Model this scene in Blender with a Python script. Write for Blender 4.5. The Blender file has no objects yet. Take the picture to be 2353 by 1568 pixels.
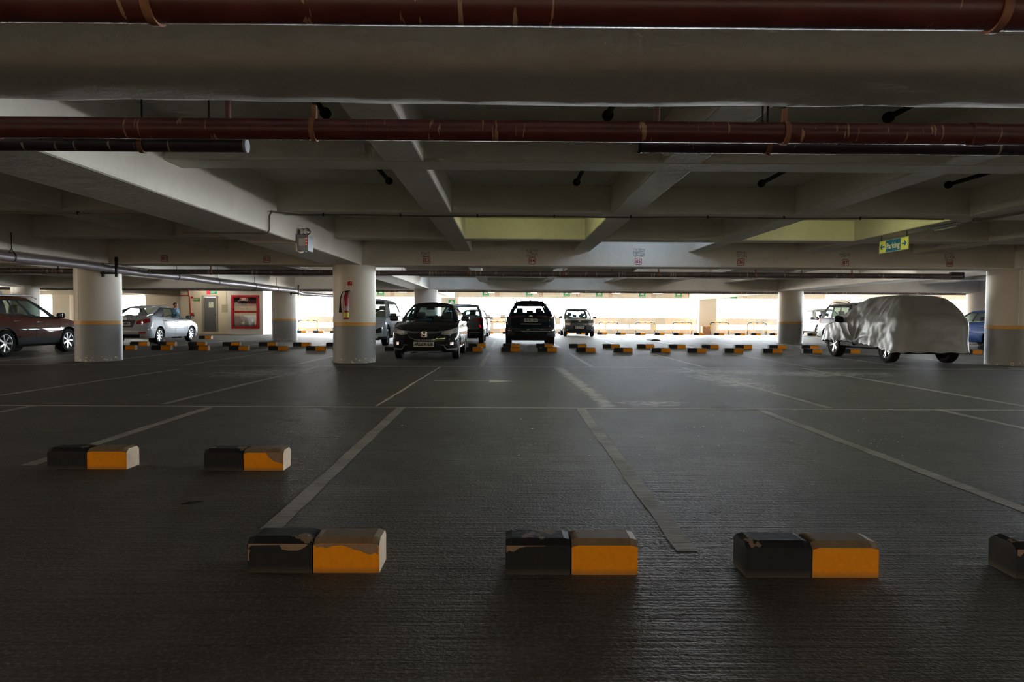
import bpy, bmesh, math, random
from mathutils import Vector, Matrix, noise
from mathutils.bvhtree import BVHTree
random.seed(7)
PI = math.pi
sc = bpy.context.scene
COL = sc.collection

# ------------------------------------------------------------------ materials
def _nodes(name):
    m = bpy.data.materials.new(name); m.use_nodes = True
    nt = m.node_tree; nt.nodes.clear()
    out = nt.nodes.new('ShaderNodeOutputMaterial')
    b = nt.nodes.new('ShaderNodeBsdfPrincipled')
    nt.links.new(b.outputs[0], out.inputs[0])
    return m, nt, b, out
def N(nt, t, **kw):
    n = nt.nodes.new(t)
    for k, v in kw.items():
        setattr(n, k, v)
    return n
def coords(nt, scale=(1, 1, 1), kind='Object', rand=False):
    tc = N(nt, 'ShaderNodeTexCoord'); mp = N(nt, 'ShaderNodeMapping')
    mp.inputs['Scale'].default_value = scale
    nt.links.new(tc.outputs[kind], mp.inputs[0])
    if rand:
        oi = N(nt, 'ShaderNodeObjectInfo'); mu = N(nt, 'ShaderNodeMath', operation='MULTIPLY')
        mu.inputs[1].default_value = 37.0
        nt.links.new(oi.outputs['Random'], mu.inputs[0])
        cb = N(nt, 'ShaderNodeCombineXYZ')
        for i in range(3): nt.links.new(mu.outputs[0], cb.inputs[i])
        nt.links.new(cb.outputs[0], mp.inputs['Location'])
    return mp.outputs[0]
def tex(nt, vec, scale, detail=4, rough=.6):
    n = N(nt, 'ShaderNodeTexNoise'); n.inputs['Scale'].default_value = scale
    n.inputs['Detail'].default_value = detail; n.inputs['Roughness'].default_value = rough
    nt.links.new(vec, n.inputs['Vector']); return n.outputs['Fac']
def ramp(nt, fac, stops):
    r = N(nt, 'ShaderNodeValToRGB'); e = r.color_ramp.elements
    while len(e) < len(stops): e.new(.5)
    for i, (p, c) in enumerate(stops):
        e[i].position = p
        e[i].color = (c, c, c, 1) if isinstance(c, (int, float)) else (*c, 1)
    nt.links.new(fac, r.inputs[0]); return r.outputs[0]
def mixc(nt, fac, a, b):
    m = N(nt, 'ShaderNodeMix', data_type='RGBA')
    for s, v in ((0, fac), (6, a), (7, b)):
        if isinstance(v, (int, float)): m.inputs[s].default_value = v
        elif isinstance(v, tuple): m.inputs[s].default_value = (*v, 1)
        else: nt.links.new(v, m.inputs[s])
    return m.outputs[2]
def math2(nt, op, a, b=0.):
    m = N(nt, 'ShaderNodeMath', operation=op)
    for i, v in enumerate((a, b)):
        if isinstance(v, (int, float)): m.inputs[i].default_value = v
        else: nt.links.new(v, m.inputs[i])
    return m.outputs[0]
def bump(nt, b, h, strength=.3, dist=.01):
    n = N(nt, 'ShaderNodeBump'); n.inputs['Strength'].default_value = strength
    n.inputs['Distance'].default_value = dist
    nt.links.new(h, n.inputs['Height']); nt.links.new(n.outputs[0], b.inputs['Normal'])

def plain(name, col, rough=.5, metal=0., coat=0., var=.12, scale=6., emit=None, es=0., spec=.3):
    m, nt, b, o = _nodes(name)
    v = coords(nt); f = tex(nt, v, scale)
    d = tuple(c * (1 - var) for c in col); l = tuple(min(1, c * (1 + var)) for c in col)
    nt.links.new(mixc(nt, f, d, l), b.inputs['Base Color'])
    b.inputs['Roughness'].default_value = rough; b.inputs['Metallic'].default_value = metal; b.inputs['Specular IOR Level'].default_value = spec
    if coat:
        b.inputs['Coat Weight'].default_value = coat; b.inputs['Coat Roughness'].default_value = .04
    if emit:
        b.inputs['Emission Color'].default_value = (*emit, 1); b.inputs['Emission Strength'].default_value = es
    return m

def m_wall(name, col, dark, sc_=1.2, bs=.25):
    m, nt, b, o = _nodes(name)
    v = coords(nt)
    f = tex(nt, v, sc_, 6); f2 = tex(nt, v, 18, 3)
    c = mixc(nt, ramp(nt, f, [(.35, 0.), (.7, 1.)]), dark, col)
    c = mixc(nt, ramp(nt, f2, [(.3, .0), (.8, .18)]), c, tuple(x * .6 for x in dark))
    nt.links.new(c, b.inputs['Base Color']); b.inputs['Roughness'].default_value = .62
    v2 = coords(nt, (1, 1, 1)); h = math2(nt, 'ADD', tex(nt, v2, 2.2, 3), math2(nt, 'MULTIPLY', f2, .25))
    bump(nt, b, h, bs, .05)
    return m
M = {}
M['beam'] = m_wall('painted_concrete', (.75, .70, .61), (.65, .60, .515))
M['slab'] = m_wall('slab_concrete', (.66, .63, .57), (.56, .54, .48))
M['wall'] = m_wall('cream_wall', (.84, .76, .58), (.74, .66, .50), .8)
M['wallpink'] = m_wall('pinkish_wall', (.86, .78, .68), (.80, .72, .62), .5)
M['white_wall'] = m_wall('whitewash', (.84, .82, .77), (.70, .67, .60), .9)

def m_floor():
    m, nt, b, o = _nodes('brushed_floor_concrete')
    v = coords(nt); vs = coords(nt, (.5, 14, 1)); vl = coords(nt, (.35, 1.2, 1))
    f = tex(nt, v, .9, 6); g = tex(nt, v, 60, 2); s = tex(nt, vs, 3, 4); w = tex(nt, vl, 1.3, 5)
    c = mixc(nt, ramp(nt, f, [(.3, 0.), (.7, 1.)]), (.070, .063, .050), (.128, .118, .097))
    c = mixc(nt, ramp(nt, s, [(.35, 0.), (.75, .5)]), c, (.062, .059, .051))
    c = mixc(nt, ramp(nt, w, [(.6, 0.), (.8, .35)]), c, (.25, .24, .22))
    bl_ = tex(nt, v, 3.5, 5, .75); c = mixc(nt, ramp(nt, bl_, [(.50, 0.), (.72, .55)]), c, (.165, .155, .134)); c = mixc(nt, ramp(nt, tex(nt, coords(nt, (.25, 5, 1)), 5, 5, .7), [(.50, 0.), (.66, .6)]), c, (.052, .048, .040))
    c = mixc(nt, ramp(nt, g, [(.45, 0.), (.75, .5)]), c, (.26, .25, .225))
    tc = N(nt, 'ShaderNodeTexCoord'); sp = N(nt, 'ShaderNodeSeparateXYZ'); nt.links.new(tc.outputs['Object'], sp.inputs[0]); X, Y = sp.outputs[0], sp.outputs[1]
    def blob(cx, cy, rx_, ry_):
        a = math2(nt, 'POWER', math2(nt, 'ABSOLUTE', math2(nt, 'DIVIDE', math2(nt, 'SUBTRACT', X, cx), rx_), 0.), 2.)
        d = math2(nt, 'POWER', math2(nt, 'ABSOLUTE', math2(nt, 'DIVIDE', math2(nt, 'SUBTRACT', Y, cy), ry_), 0.), 2.)
        return math2(nt, 'MAXIMUM', math2(nt, 'SUBTRACT', 1., math2(nt, 'ADD', a, d)), 0.)
    lean = math2(nt, 'ADD', X, math2(nt, 'MULTIPLY', Y, .02)); a = math2(nt, 'DIVIDE', math2(nt, 'SUBTRACT', lean, 1.44), .15)
    trail = math2(nt, 'MAXIMUM', math2(nt, 'SUBTRACT', 1., math2(nt, 'MULTIPLY', a, a)), 0.)
    trail = math2(nt, 'MULTIPLY', trail, math2(nt, 'MULTIPLY', math2(nt, 'GREATER_THAN', Y, 8.4), math2(nt, 'LESS_THAN', Y, 14.8)))
    mask = trail
    for bl in (blob(4.6, 14.1, 2.2, 1.1), blob(6.2, 13.6, 2.4, 1.0), blob(1.9, 8.8, .7, .45), blob(3.9, 12.2, .8, 2.6), blob(-4.6, 13.2, 1.8, 1.6)): mask = math2(nt, 'MAXIMUM', mask, math2(nt, 'MULTIPLY', bl, .8))
    st = math2(nt, 'ADD', math2(nt, 'MULTIPLY', tex(nt, coords(nt, (.8, 5, 1)), 2.2, 4, .7), .6), math2(nt, 'MULTIPLY', tex(nt, v, 9, 3), .4))
    k = ramp(nt, math2(nt, 'ADD', st, math2(nt, 'MULTIPLY', mask, .22)), [(.60, 0.), (.74, .85)])
    k = math2(nt, 'MULTIPLY', k, math2(nt, 'MINIMUM', math2(nt, 'MULTIPLY', mask, 3.), 1.))
    c = mixc(nt, k, c, (.62, .61, .59))
    nt.links.new(c, b.inputs['Base Color'])
    nt.links.new(ramp(nt, s, [(.2, .55), (.8, .75)]), b.inputs['Roughness'])
    b.inputs['Specular IOR Level'].default_value = .16
    h = math2(nt, 'ADD', math2(nt, 'MULTIPLY', s, .8), math2(nt, 'ADD', math2(nt, 'MULTIPLY', g, .45), math2(nt, 'MULTIPLY', bl_, .5)))
    bump(nt, b, h, .6, .012)
    return m
M['floor'] = m_floor()

def m_paintline(name, col, lo=.42, hi=.6):
    m, nt, b, o = _nodes(name)
    v = coords(nt); vs = coords(nt, (1.2, 10, 1))
    f = math2(nt, 'MULTIPLY', math2(nt, 'ADD', tex(nt, v, 1.6, 5), tex(nt, vs, 4, 4)), .5)
    nt.links.new(mixc(nt, ramp(nt, f, [(lo, 0.), (hi, 1.)]), (.22, .205, .175), col), b.inputs['Base Color'])
    b.inputs['Roughness'].default_value = .65; b.inputs['Specular IOR Level'].default_value = .2
    bump(nt, b, f, .4, .01)
    return m
M['line'] = m_paintline('worn_white_paint', (.58, .56, .52), .38, .66)
M['line2'] = m_paintline('thin_white_paint', (.80, .77, .68), .30, .55)
M['scuff'] = m_paintline('scuffed_paint', (.75, .75, .74), .47, .62)

def m_column():
    m, nt, b, o = _nodes('banded_column_paint')
    tc = N(nt, 'ShaderNodeTexCoord'); sx = N(nt, 'ShaderNodeSeparateXYZ'); nt.links.new(tc.outputs['Object'], sx.inputs[0])
    v = coords(nt, rand=True); f = tex(nt, v, 1.5, 5); g = tex(nt, v, 16, 3, .7)
    bei = mixc(nt, f, (.55, .50, .43), (.66, .61, .53))
    gr = mixc(nt, f, (.20, .20, .20), (.29, .29, .29))
    z = math2(nt, 'ADD', sx.outputs[2], math2(nt, 'MULTIPLY', f, .012))
    def gt(t): return math2(nt, 'GREATER_THAN', z, t)
    c = mixc(nt, gt(.885), gr, (.62, .30, .06)); c = mixc(nt, gt(.965), c, bei)
    low = math2(nt, 'LESS_THAN', math2(nt, 'ADD', sx.outputs[2], math2(nt, 'MULTIPLY', f, .1)), .16)
    chip = math2(nt, 'MULTIPLY', low, math2(nt, 'GREATER_THAN', g, .60))
    c = mixc(nt, chip, c, (.75, .60, .46))
    # fine vertical formwork seam
    nt.links.new(c, b.inputs['Base Color']); b.inputs['Roughness'].default_value = .55
    bump(nt, b, math2(nt, 'ADD', f, math2(nt, 'MULTIPLY', chip, -.3)), .25, .02)
    return m
M['column'] = m_column()

def m_stop(name, col, chipcol, lo):
    m, nt, b, o = _nodes(name)
    tc = N(nt, 'ShaderNodeTexCoord'); sx = N(nt, 'ShaderNodeSeparateXYZ'); nt.links.new(tc.outputs['Object'], sx.inputs[0])
    v = coords(nt, rand=True); f = tex(nt, v, 9, 5, .55); g = tex(nt, v, 40, 3)
    hgt = math2(nt, 'MULTIPLY', math2(nt, 'SUBTRACT', sx.outputs[2], .10), 5.0)
    k = math2(nt, 'GREATER_THAN', math2(nt, 'ADD', f, hgt), lo)
    base = mixc(nt, g, tuple(x * .8 for x in col), tuple(min(1, x * 1.15) for x in col))
    dirt = ramp(nt, sx.outputs[2], [(0., .55), (.03, 0.)])
    base = mixc(nt, dirt, base, (.10, .085, .06))
    nt.links.new(mixc(nt, k, base, chipcol), b.inputs['Base Color'])
    b.inputs['Roughness'].default_value = .6; b.inputs['Specular IOR Level'].default_value = .15
    bump(nt, b, math2(nt, 'ADD', math2(nt, 'MULTIPLY', k, -.6), math2(nt, 'MULTIPLY', g, .5)), .5, .004)
    return m
M['stop_y'] = m_stop('yellow_kerb_paint', (.86, .30, .004), (.24, .16, .11), .79)
M['stop_k'] = m_stop('black_kerb_paint', (.020, .020, .022), (.20, .15, .11), .82)
M['stop_top'] = plain('scuffed_kerb_top', (.20, .145, .09), .6, var=.4, scale=20)
M['stop_end'] = plain('raw_kerb_concrete', (.36, .27, .19), .8, var=.3, scale=25)

def m_pipe(name, col, drip, rough=.30, lo=.63):
    m, nt, b, o = _nodes(name)
    v = coords(nt); vd = coords(nt, (26, 3, 3))
    f = tex(nt, v, 7, 5); d = tex(nt, vd, .9, 3, .6); n2 = tex(nt, v, 2.0, 2)
    c = mixc(nt, f, tuple(x * .35 for x in col), tuple(x * 1.7 for x in col))
    k = math2(nt, 'MULTIPLY', math2(nt, 'GREATER_THAN', d, lo), math2(nt, 'GREATER_THAN', n2, .5))
    c = mixc(nt, k, c, drip)
    nt.links.new(c, b.inputs['Base Color'])
    nt.links.new(ramp(nt, f, [(.2, rough), (.8, rough + .18)]), b.inputs['Roughness'])
    bump(nt, b, math2(nt, 'ADD', f, math2(nt, 'MULTIPLY', d, .6)), .15, .005)
    return m
M['pipe'] = m_pipe('red_oxide_pipe', (.075, .013, .011), (.30, .17, .10))
M['pipe_dark'] = m_pipe('dark_oxide_pipe', (.030, .014, .016), (.34, .26, .20), .32)
M['pipe_far'] = m_pipe('sooty_pipe', (.060, .045, .048), (.30, .25, .22), .38, .60)
M['pipe_lav'] = m_pipe('mauve_pipe', (.135, .105, .115), (.34, .30, .30), .35, .75)
M['clamp'] = plain('rusty_clamp', (.21, .09, .045), .6, var=.4, scale=20)
M['black_metal'] = plain('black_metal', (.018, .018, .02), .6, spec=.1)
M['grey_metal'] = plain('grey_metal', (.35, .36, .38), .4, .6)
M['conduit'] = plain('conduit_plastic', (.16, .135, .11), .5)
M['conduit_tan'] = plain('tan_conduit', (.52, .40, .28), .5)
M['chrome'] = plain('chrome', (.72, .73, .74), .15, .75, var=.03)
M['mirror'] = plain('mirror_silver', (.35, .36, .38), .05, 1., var=.02)
M['black_plastic'] = plain('black_plastic', (.014, .015, .017), .6, spec=.08)
M['dark_trim'] = plain('dark_cladding', (.028, .030, .036), .65, spec=.08)
M['interior'] = plain('cabin_trim', (.05, .05, .052), .8)
M['seat_grey'] = plain('seat_fabric_grey', (.10, .10, .105), .9)
M['seat_beige'] = plain('seat_fabric_beige', (.42, .36, .28), .9)
M['tyre'] = plain('tyre_rubber', (.014, .014, .015), .8, var=.25, scale=30, spec=.1)
M['alloy'] = plain('alloy_silver', (.66, .67, .69), .28, .85, var=.05)
M['well'] = plain('wheel_well_black', (.006, .006, .007), .9)
M['red'] = plain('signal_red', (.42, .012, .018), .4)
M['ext_red'] = plain('extinguisher_red', (.26, .016, .03), .35)
M['paint_red'] = plain('stencil_red', (.30, .035, .05), .7, var=.25, scale=30)
M['white'] = plain('white_paint', (.68, .68, .66), .5, var=.04)
M['plate'] = plain('plate_white', (.66, .64, .60), .45, var=.03)
M['ink'] = plain('plate_ink', (.010, .010, .012), .5)
M['green'] = plain('sign_green', (.03, .33, .15), .45)
M['green2'] = plain('exit_green', (.035, .12, .035), .45)
M['exit_txt'] = plain('exit_letters', (.62, .68, .33), .5)
M['sign_yel'] = plain('sign_yellow', (.90, .90, .20), .45)
M['sign_blue'] = plain('sign_blue', (.010, .15, .38), .45)
M['label_y'] = plain('label_yellow', (.55, .47, .06), .5)
M['door'] = plain('grey_door_paint', (.115, .120, .125), .45)
M['frame'] = plain('frame_paint', (.30, .28, .23), .5)
M['board'] = plain('tan_board', (.47, .40, .26), .6)
M['card'] = plain('cardboard', (.36, .20, .115), .8)
M['yellow_hoop'] = plain('hoop_yellow', (.85, .42, .02), .4)
M['navy_hoop'] = plain('hoop_dark', (.04, .05, .09), .4)
M['rubber'] = plain('black_rubber', (.012, .012, .013), .7)
def m_patch():
    m, nt, b, o = _nodes('glue_residue'); f = tex(nt, coords(nt, (1, 1, 2), rand=True), 26, 4, .7)
    nt.links.new(mixc(nt, ramp(nt, f, [(.44, 0.), (.56, 1.)]), (.70, .66, .58), (.30, .285, .25)), b.inputs['Base Color']); b.inputs['Roughness'].default_value = .8
    return m
M['patch'] = m_patch()
M['chip'] = plain('white_litter', (.85, .85, .83), .6)
M['hose'] = plain('hose_red', (.35, .02, .03), .6)
M['cab_in'] = plain('cabinet_inside', (.05, .048, .048), .7)
M['skin'] = plain('skin', (.40, .22, .15), .55)
M['hair'] = plain('black_hair', (.012, .010, .009), .6)
M['shirt'] = plain('blue_shirt', (.03, .22, .42), .8)
M['trouser'] = plain('dark_trousers', (.03, .032, .045), .85)
M['emer'] = plain('lamp_case', (.36, .38, .41), .5)
M['lens_red'] = plain('red_indicator', (.6, .02, .02), .3, emit=(1, .08, .06), es=1.2)
M['exit_red'] = plain('lit_red_sign', (.7, .02, .03), .4, emit=(1, .03, .05), es=1.0)
M['exit_grn'] = plain('lit_green_sign', (.02, .3, .16), .4, emit=(.02, .4, .2), es=.25)
def emis(name, col, s):
    m = bpy.data.materials.new(name); m.use_nodes = True; nt = m.node_tree; nt.nodes.clear()
    o = nt.nodes.new('ShaderNodeOutputMaterial'); e = nt.nodes.new('ShaderNodeEmission')
    e.inputs[0].default_value = (*col, 1); e.inputs[1].default_value = s
    nt.links.new(e.outputs[0], o.inputs[0]); return m
M['tube_warm'] = emis('lit_tube_yellow', (.95, 1, .42), 60)
M['tube_cool'] = emis('lit_tube_cool', (.60, .76, 1), 120)
M['tube_white'] = emis('lit_tube_white', (1, .97, .93), 75)
M['tube_door_fill'] = emis('door_fill_tube', (1, .93, .80), 150)
M['tube_back_fill'] = emis('back_fill_tube', (1, .78, .52), 7)

def m_glass(name, tint, refl=1.0):
    m = bpy.data.materials.new(name); m.use_nodes = True; nt = m.node_tree; nt.nodes.clear()
    o = N(nt, 'ShaderNodeOutputMaterial'); t = N(nt, 'ShaderNodeBsdfTransparent'); g = N(nt, 'ShaderNodeBsdfGlossy')
    t.inputs[0].default_value = (*tint, 1); g.inputs['Roughness'].default_value = .02
    g.inputs[0].default_value = (refl, refl, refl, 1)
    lw = N(nt, 'ShaderNodeLayerWeight'); lw.inputs[0].default_value = .5
    fr = math2(nt, 'ADD', .045, math2(nt, 'MULTIPLY', .955, math2(nt, 'POWER', lw.outputs['Facing'], 5)))
    mx = N(nt, 'ShaderNodeMixShader')
    nt.links.new(fr, mx.inputs[0]); nt.links.new(t.outputs[0], mx.inputs[1]); nt.links.new(g.outputs[0], mx.inputs[2])
    nt.links.new(mx.outputs[0], o.inputs[0]); return m
M['glass'] = m_glass('car_glass', (.66, .78, .76))
M['glass_dark'] = m_glass('privacy_glass', (.42, .50, .52))
M['glass_clear'] = m_glass('cabinet_glass', (.82, .84, .84))
M['lamp_glass'] = plain('headlamp_lens', (.34, .35, .37), .12, .2, .5)
M['lamp_warm'] = plain('headlamp_reflector', (.62, .55, .48), .2, .3, .3)
M['tail'] = plain('tail_lamp_red', (.30, .008, .012), .12, 0., 1.)
M['tail_dark'] = plain('tail_lamp_dark', (.055, .012, .016), .12, 0., 1.)
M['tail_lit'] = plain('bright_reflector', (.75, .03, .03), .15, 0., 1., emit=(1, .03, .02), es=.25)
def paint(name, col, metal=.5, rough=.28, coat=.7):
    m, nt, b, o = _nodes(name)
    v = coords(nt); f = tex(nt, v, 900, 1); d = tex(nt, v, 2, 4)
    nt.links.new(mixc(nt, f, tuple(x * .85 for x in col), tuple(min(1, x * 1.15) for x in col)), b.inputs['Base Color'])
    nt.links.new(ramp(nt, d, [(.3, rough), (.7, rough + .08)]), b.inputs['Roughness'])
    b.inputs['Metallic'].default_value = metal; b.inputs['Coat Weight'].default_value = coat; b.inputs['Coat Roughness'].default_value = .03; b.inputs['Specular IOR Level'].default_value = .02
    return m
M['p_brown'] = paint('copper_brown_paint', (.088, .017, .003), 0., .5, .35)
M['p_silver'] = paint('silver_paint', (.36, .39, .43), .08, .4)
M['p_silver2'] = paint('pearl_silver_paint', (.32, .355, .39), .08, .4)
M['p_black'] = paint('black_paint', (.010, .009, .012), .08, .4)
M['p_navy'] = paint('midnight_paint', (.006, .012, .018), .08, .4)
M['p_grey'] = paint('grey_paint', (.085, .09, .095), .08, .4)
M['p_olive'] = paint('slate_paint', (.06, .068, .070), .08, .4)
M['p_white'] = paint('white_car_paint', (.62, .64, .66), .08, .4)
M['p_blue'] = paint('blue_paint', (.020, .075, .30), .08, .4)
def m_cover():
    m, nt, b, o = _nodes('grey_cover_fabric')
    v = coords(nt); f = tex(nt, v, 3, 5); g = tex(nt, v, 60, 2)
    nt.links.new(mixc(nt, f, (.20, .205, .205), (.27, .275, .275)), b.inputs['Base Color'])
    b.inputs['Roughness'].default_value = .48
    bump(nt, b, math2(nt, 'ADD', math2(nt, 'MULTIPLY', g, .2), tex(nt, v, 14, 4)), .35, .012)
    return m
M['cover'] = m_cover()
def m_parapet():
    m, nt, b, o = _nodes('patched_parapet_concrete')
    v = coords(nt, (1.0, .1, .05)); f = tex(nt, v, .75, 1); v2 = coords(nt, (3, 1, .4)); g = tex(nt, v2, 3, 4)
    c = mixc(nt, ramp(nt, f, [(.49, 0.), (.51, 1.)]), (.60, .57, .53), (.80, .66, .56))
    c = mixc(nt, ramp(nt, g, [(.45, 0.), (.8, .4)]), c, (.30, .26, .22))
    nt.links.new(c, b.inputs['Base Color']); b.inputs['Roughness'].default_value = .7
    return m
M['parapet'] = m_parapet()

# ------------------------------------------------------------------ mesh helper
class MB:
    def __init__(s): s.v = []; s.f = []; s.m = []; s.mi = 0
    def add(s, vs, fs, mi=None):
        b = len(s.v); s.v += [tuple(p) for p in vs]
        for f in fs: s.f.append(tuple(b + i for i in f)); s.m.append(s.mi if mi is None else mi)
    def box(s, c, d, bev=0., mat=None, mi=None, seg=2):
        bm = bmesh.new(); bmesh.ops.create_cube(bm, size=1)
        for q in bm.verts: q.co = Vector((q.co.x * d[0], q.co.y * d[1], q.co.z * d[2]))
        if bev > 0: bmesh.ops.bevel(bm, geom=list(bm.edges), offset=bev, segments=seg, affect='EDGES', profile=.5)
        T = Matrix.Translation(c) @ (mat.to_4x4() if mat else Matrix.Identity(4))
        bm.verts.ensure_lookup_table()
        s.add([T @ q.co for q in bm.verts], [[q.index for q in f.verts] for f in bm.faces], mi); bm.free(); return s
    def tube(s, pts, r, n=16, cap=True, mi=None):
        P = [Vector(p) for p in pts]; rs = r if isinstance(r, (list, tuple)) else [r] * len(P)
        t0 = (P[1] - P[0]).normalized()
        u = t0.orthogonal().normalized(); rings = []
        for i, p in enumerate(P):
            t = ((P[min(i + 1, len(P) - 1)] - P[max(i - 1, 0)])).normalized()
            u = (u - t * u.dot(t)).normalized(); w = t.cross(u)
            rings.append([p + (u * math.cos(2 * PI * k / n) + w * math.sin(2 * PI * k / n)) * rs[i] for k in range(n)])
        vs = [q for R in rings for q in R]; fs = []
        for i in range(len(P) - 1):
            for k in range(n):
                a = i * n + k; b2 = i * n + (k + 1) % n; fs.append((a, b2, b2 + n, a + n))
        if cap: fs.append(tuple(range(n))[::-1]); fs.append(tuple((len(P) - 1) * n + k for k in range(n)))
        s.add(vs, fs, mi); return s
    def lathe(s, prof, c, axis='z', n=32, mi=None, closed=False):
        vs = []; fs = []
        for (r, h) in prof:
            for k in range(n):
                a = 2 * PI * k / n
                p = (r * math.cos(a), r * math.sin(a), h)
                if axis == 'y': p = (p[0], p[2], p[1])
                if axis == 'x': p = (p[2], p[0], p[1])
                vs.append((p[0] + c[0], p[1] + c[1], p[2] + c[2]))
        m_ = len(prof); rng = range(m_ if closed else m_ - 1)
        for i in rng:
            j = (i + 1) % m_
            for k in range(n):
                a = i * n + k; b2 = i * n + (k + 1) % n; fs.append((a, b2, j * n + (k + 1) % n, j * n + k))
        s.add(vs, fs, mi); return s
    def grid(s, G, mi=None, flip=False):
        h = len(G); w = len(G[0]); vs = [p for r in G for p in r]; fs = []
        for i in range(h - 1):
            for j in range(w - 1):
                f = (i * w + j, i * w + j + 1, (i + 1) * w + j + 1, (i + 1) * w + j)
                fs.append(f[::-1] if flip else f)
        s.add(vs, fs, mi); return s
    def prism(s, poly, axis_vec, origin=(0, 0, 0), ux=(1, 0, 0), uy=(0, 0, 1), mi=None):
        O = Vector(origin); X = Vector(ux); Y = Vector(uy); A = Vector(axis_vec); n = len(poly)
        a = [O + X * p[0] + Y * p[1] for p in poly]; b = [p + A for p in a]
        s.add(a + b, [tuple(range(n))[::-1], tuple(range(n, 2 * n))] + [(i, (i + 1) % n, n + (i + 1) % n, n + i) for i in range(n)], mi); return s
    def text(s, txt, size, T, ext=.002, off=0., mi=None, align='CENTER', fit=None):
        cu = bpy.data.curves.new('t', 'FONT'); cu.body = txt; cu.size = size; cu.extrude = ext; cu.offset = off
        cu.align_x = align; cu.align_y = 'CENTER'; cu.resolution_u = 3
        ob = bpy.data.objects.new('t', cu); COL.objects.link(ob)
        dg = bpy.context.evaluated_depsgraph_get(); me = bpy.data.meshes.new_from_object(ob.evaluated_get(dg))
        if fit:
            wx_ = max(abs(q.co.x) for q in me.vertices) * 2
            if wx_ > fit: T = T @ Matrix.Diagonal((fit / wx_, 1, 1, 1))
        s.add([T @ q.co for q in me.vertices], [tuple(p.vertices) for p in me.polygons], mi)
        bpy.data.objects.remove(ob); bpy.data.curves.remove(cu); bpy.data.meshes.remove(me); return s
    def build(s, name, mats, parent=None, smooth=False, fix=True):
        me = bpy.data.meshes.new(name); me.from_pydata(s.v, [], s.f)
        if fix:
            bm = bmesh.new(); bm.from_mesh(me); bmesh.ops.remove_doubles(bm, verts=bm.verts, dist=1e-5)
            bmesh.ops.recalc_face_normals(bm, faces=bm.faces); 
            if len(bm.faces) == len(s.f): pass
            bm.to_mesh(me); bm.free()
        for m in (mats if isinstance(mats, (list, tuple)) else [mats]): me.materials.append(m)
        if len(me.polygons) == len(s.m):
            me.polygons.foreach_set('material_index', s.m)
        if smooth:
            me.polygons.foreach_set('use_smooth', [True] * len(me.polygons))
            if smooth is not True: me.set_sharp_from_angle(angle=math.radians(smooth))
        o = bpy.data.objects.new(name, me); COL.objects.link(o)
        if parent: o.parent = parent
        return o
FACE = Matrix.Rotation(PI / 2, 4, 'X')          # text that faces the camera side (-Y)
def TT(x, y, z, rz=0.): return Matrix.Translation((x, y, z)) @ Matrix.Rotation(rz, 4, 'Z') @ FACE
def tag(o, label, cat, group=None, kind=None):
    o['label'] = label; o['category'] = cat
    if group: o['group'] = group
    if kind: o['kind'] = kind
    return o
def thing(name, label, cat, loc=(0, 0, 0), rz=0., group=None):
    o = bpy.data.objects.new(name, None); COL.objects.link(o); o.empty_display_size = .1
    o.location = loc; o.rotation_euler = (0, 0, rz); return tag(o, label, cat, group)
def struct(name, mb, m, label, cat, smooth=False):
    return tag(mb.build(name, m, smooth=smooth), label, cat, kind='structure')
def copy_tree(o, parent=None):
    c = o.copy(); COL.objects.link(c)
    if parent: c.parent = parent
    for ch in list(o.children): copy_tree(ch, c)
    return c
ORD = ['first', 'second', 'third', 'fourth', 'fifth', 'sixth', 'seventh', 'eighth', 'ninth', 'tenth', 'eleventh', 'twelfth', 'thirteenth',
       'fourteenth', 'fifteenth', 'sixteenth', 'seventeenth', 'eighteenth', 'nineteenth', 'twentieth']

# ------------------------------------------------------------------ the building
ZB, ZJ, ZS = 2.295, 2.64, 3.05
X0, X1, Y0, Y1 = -34., 34., -10., 45.6
struct('floor', MB().box(((X0 + X1) / 2, (Y0 + Y1) / 2, -.1), (X1 - X0, Y1 - Y0, .2)), M['floor'], 'dark brushed concrete parking floor with faded bay lines', 'floor')
struct('ceiling', MB().box(((X0 + X1) / 2, (Y0 + Y1) / 2, ZS + .15), (X1 - X0, Y1 - Y0, .3)), M['slab'], 'concrete ceiling slab above the grid of beams', 'ceiling')

def beam(axis, a0, a1, c, w, zb, label, bev=.03):
    mb = MB(); h = ZS + .05 - zb
    if axis == 'x': mb.box(((a0 + a1) / 2, c, zb + h / 2), (a1 - a0, w, h), bev)
    else: mb.box((c, (a0 + a1) / 2, zb + h / 2), (w, a1 - a0, h), bev)
    return struct('ceiling_beam', mb, M['beam'], label, 'beam')
# near beam: plastered, with a soft uneven lower edge
def near_beam():
    mb = MB(); G = []; n = 240
    sec = [(3.35, 3.1), (3.35, 2.75), (3.35, 2.55), (3.352, 2.44), (3.36, 2.385), (3.38, 2.345), (3.42, 2.318), (3.50, 2.303), (3.62, 2.297), (3.74, 2.295), (3.84, 2.297), (3.868, 2.308), (3.876, 2.335), (3.876, 2.5), (3.876, 3.1)]
    for i in range(n + 1):
        x = X0 + (X1 - X0) * i / n if False else -16 + 32 * i / n
        row = []
        for k, (y, z) in enumerate(sec):
            d = noise.noise(Vector((x * .8, k * .35, 3.1))) * .034 + noise.noise(Vector((x * 2.2, k * .55, 9.))) * .020
            if k in (0, 14): d = 0
            row.append((x, y + d * (.5 if 2 < k < 11 else .3), z + d * (.7 if 3 < k < 12 else .0)))
        G.append(row)
    mb.grid(G)
    struct('ceiling_beam', mb, M['beam'], 'big plastered cross beam nearest the camera, behind the top pipe', 'beam', smooth=True)
near_beam()
beam('x', X0, X1, 16.42, .64, ZB, 'cross beam carrying the red painted bay numbers')
beam('x', X0, X1, 30.42, .64, ZB - .005, 'cross beam on the second row of round columns, beyond the numbered beam')
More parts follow.
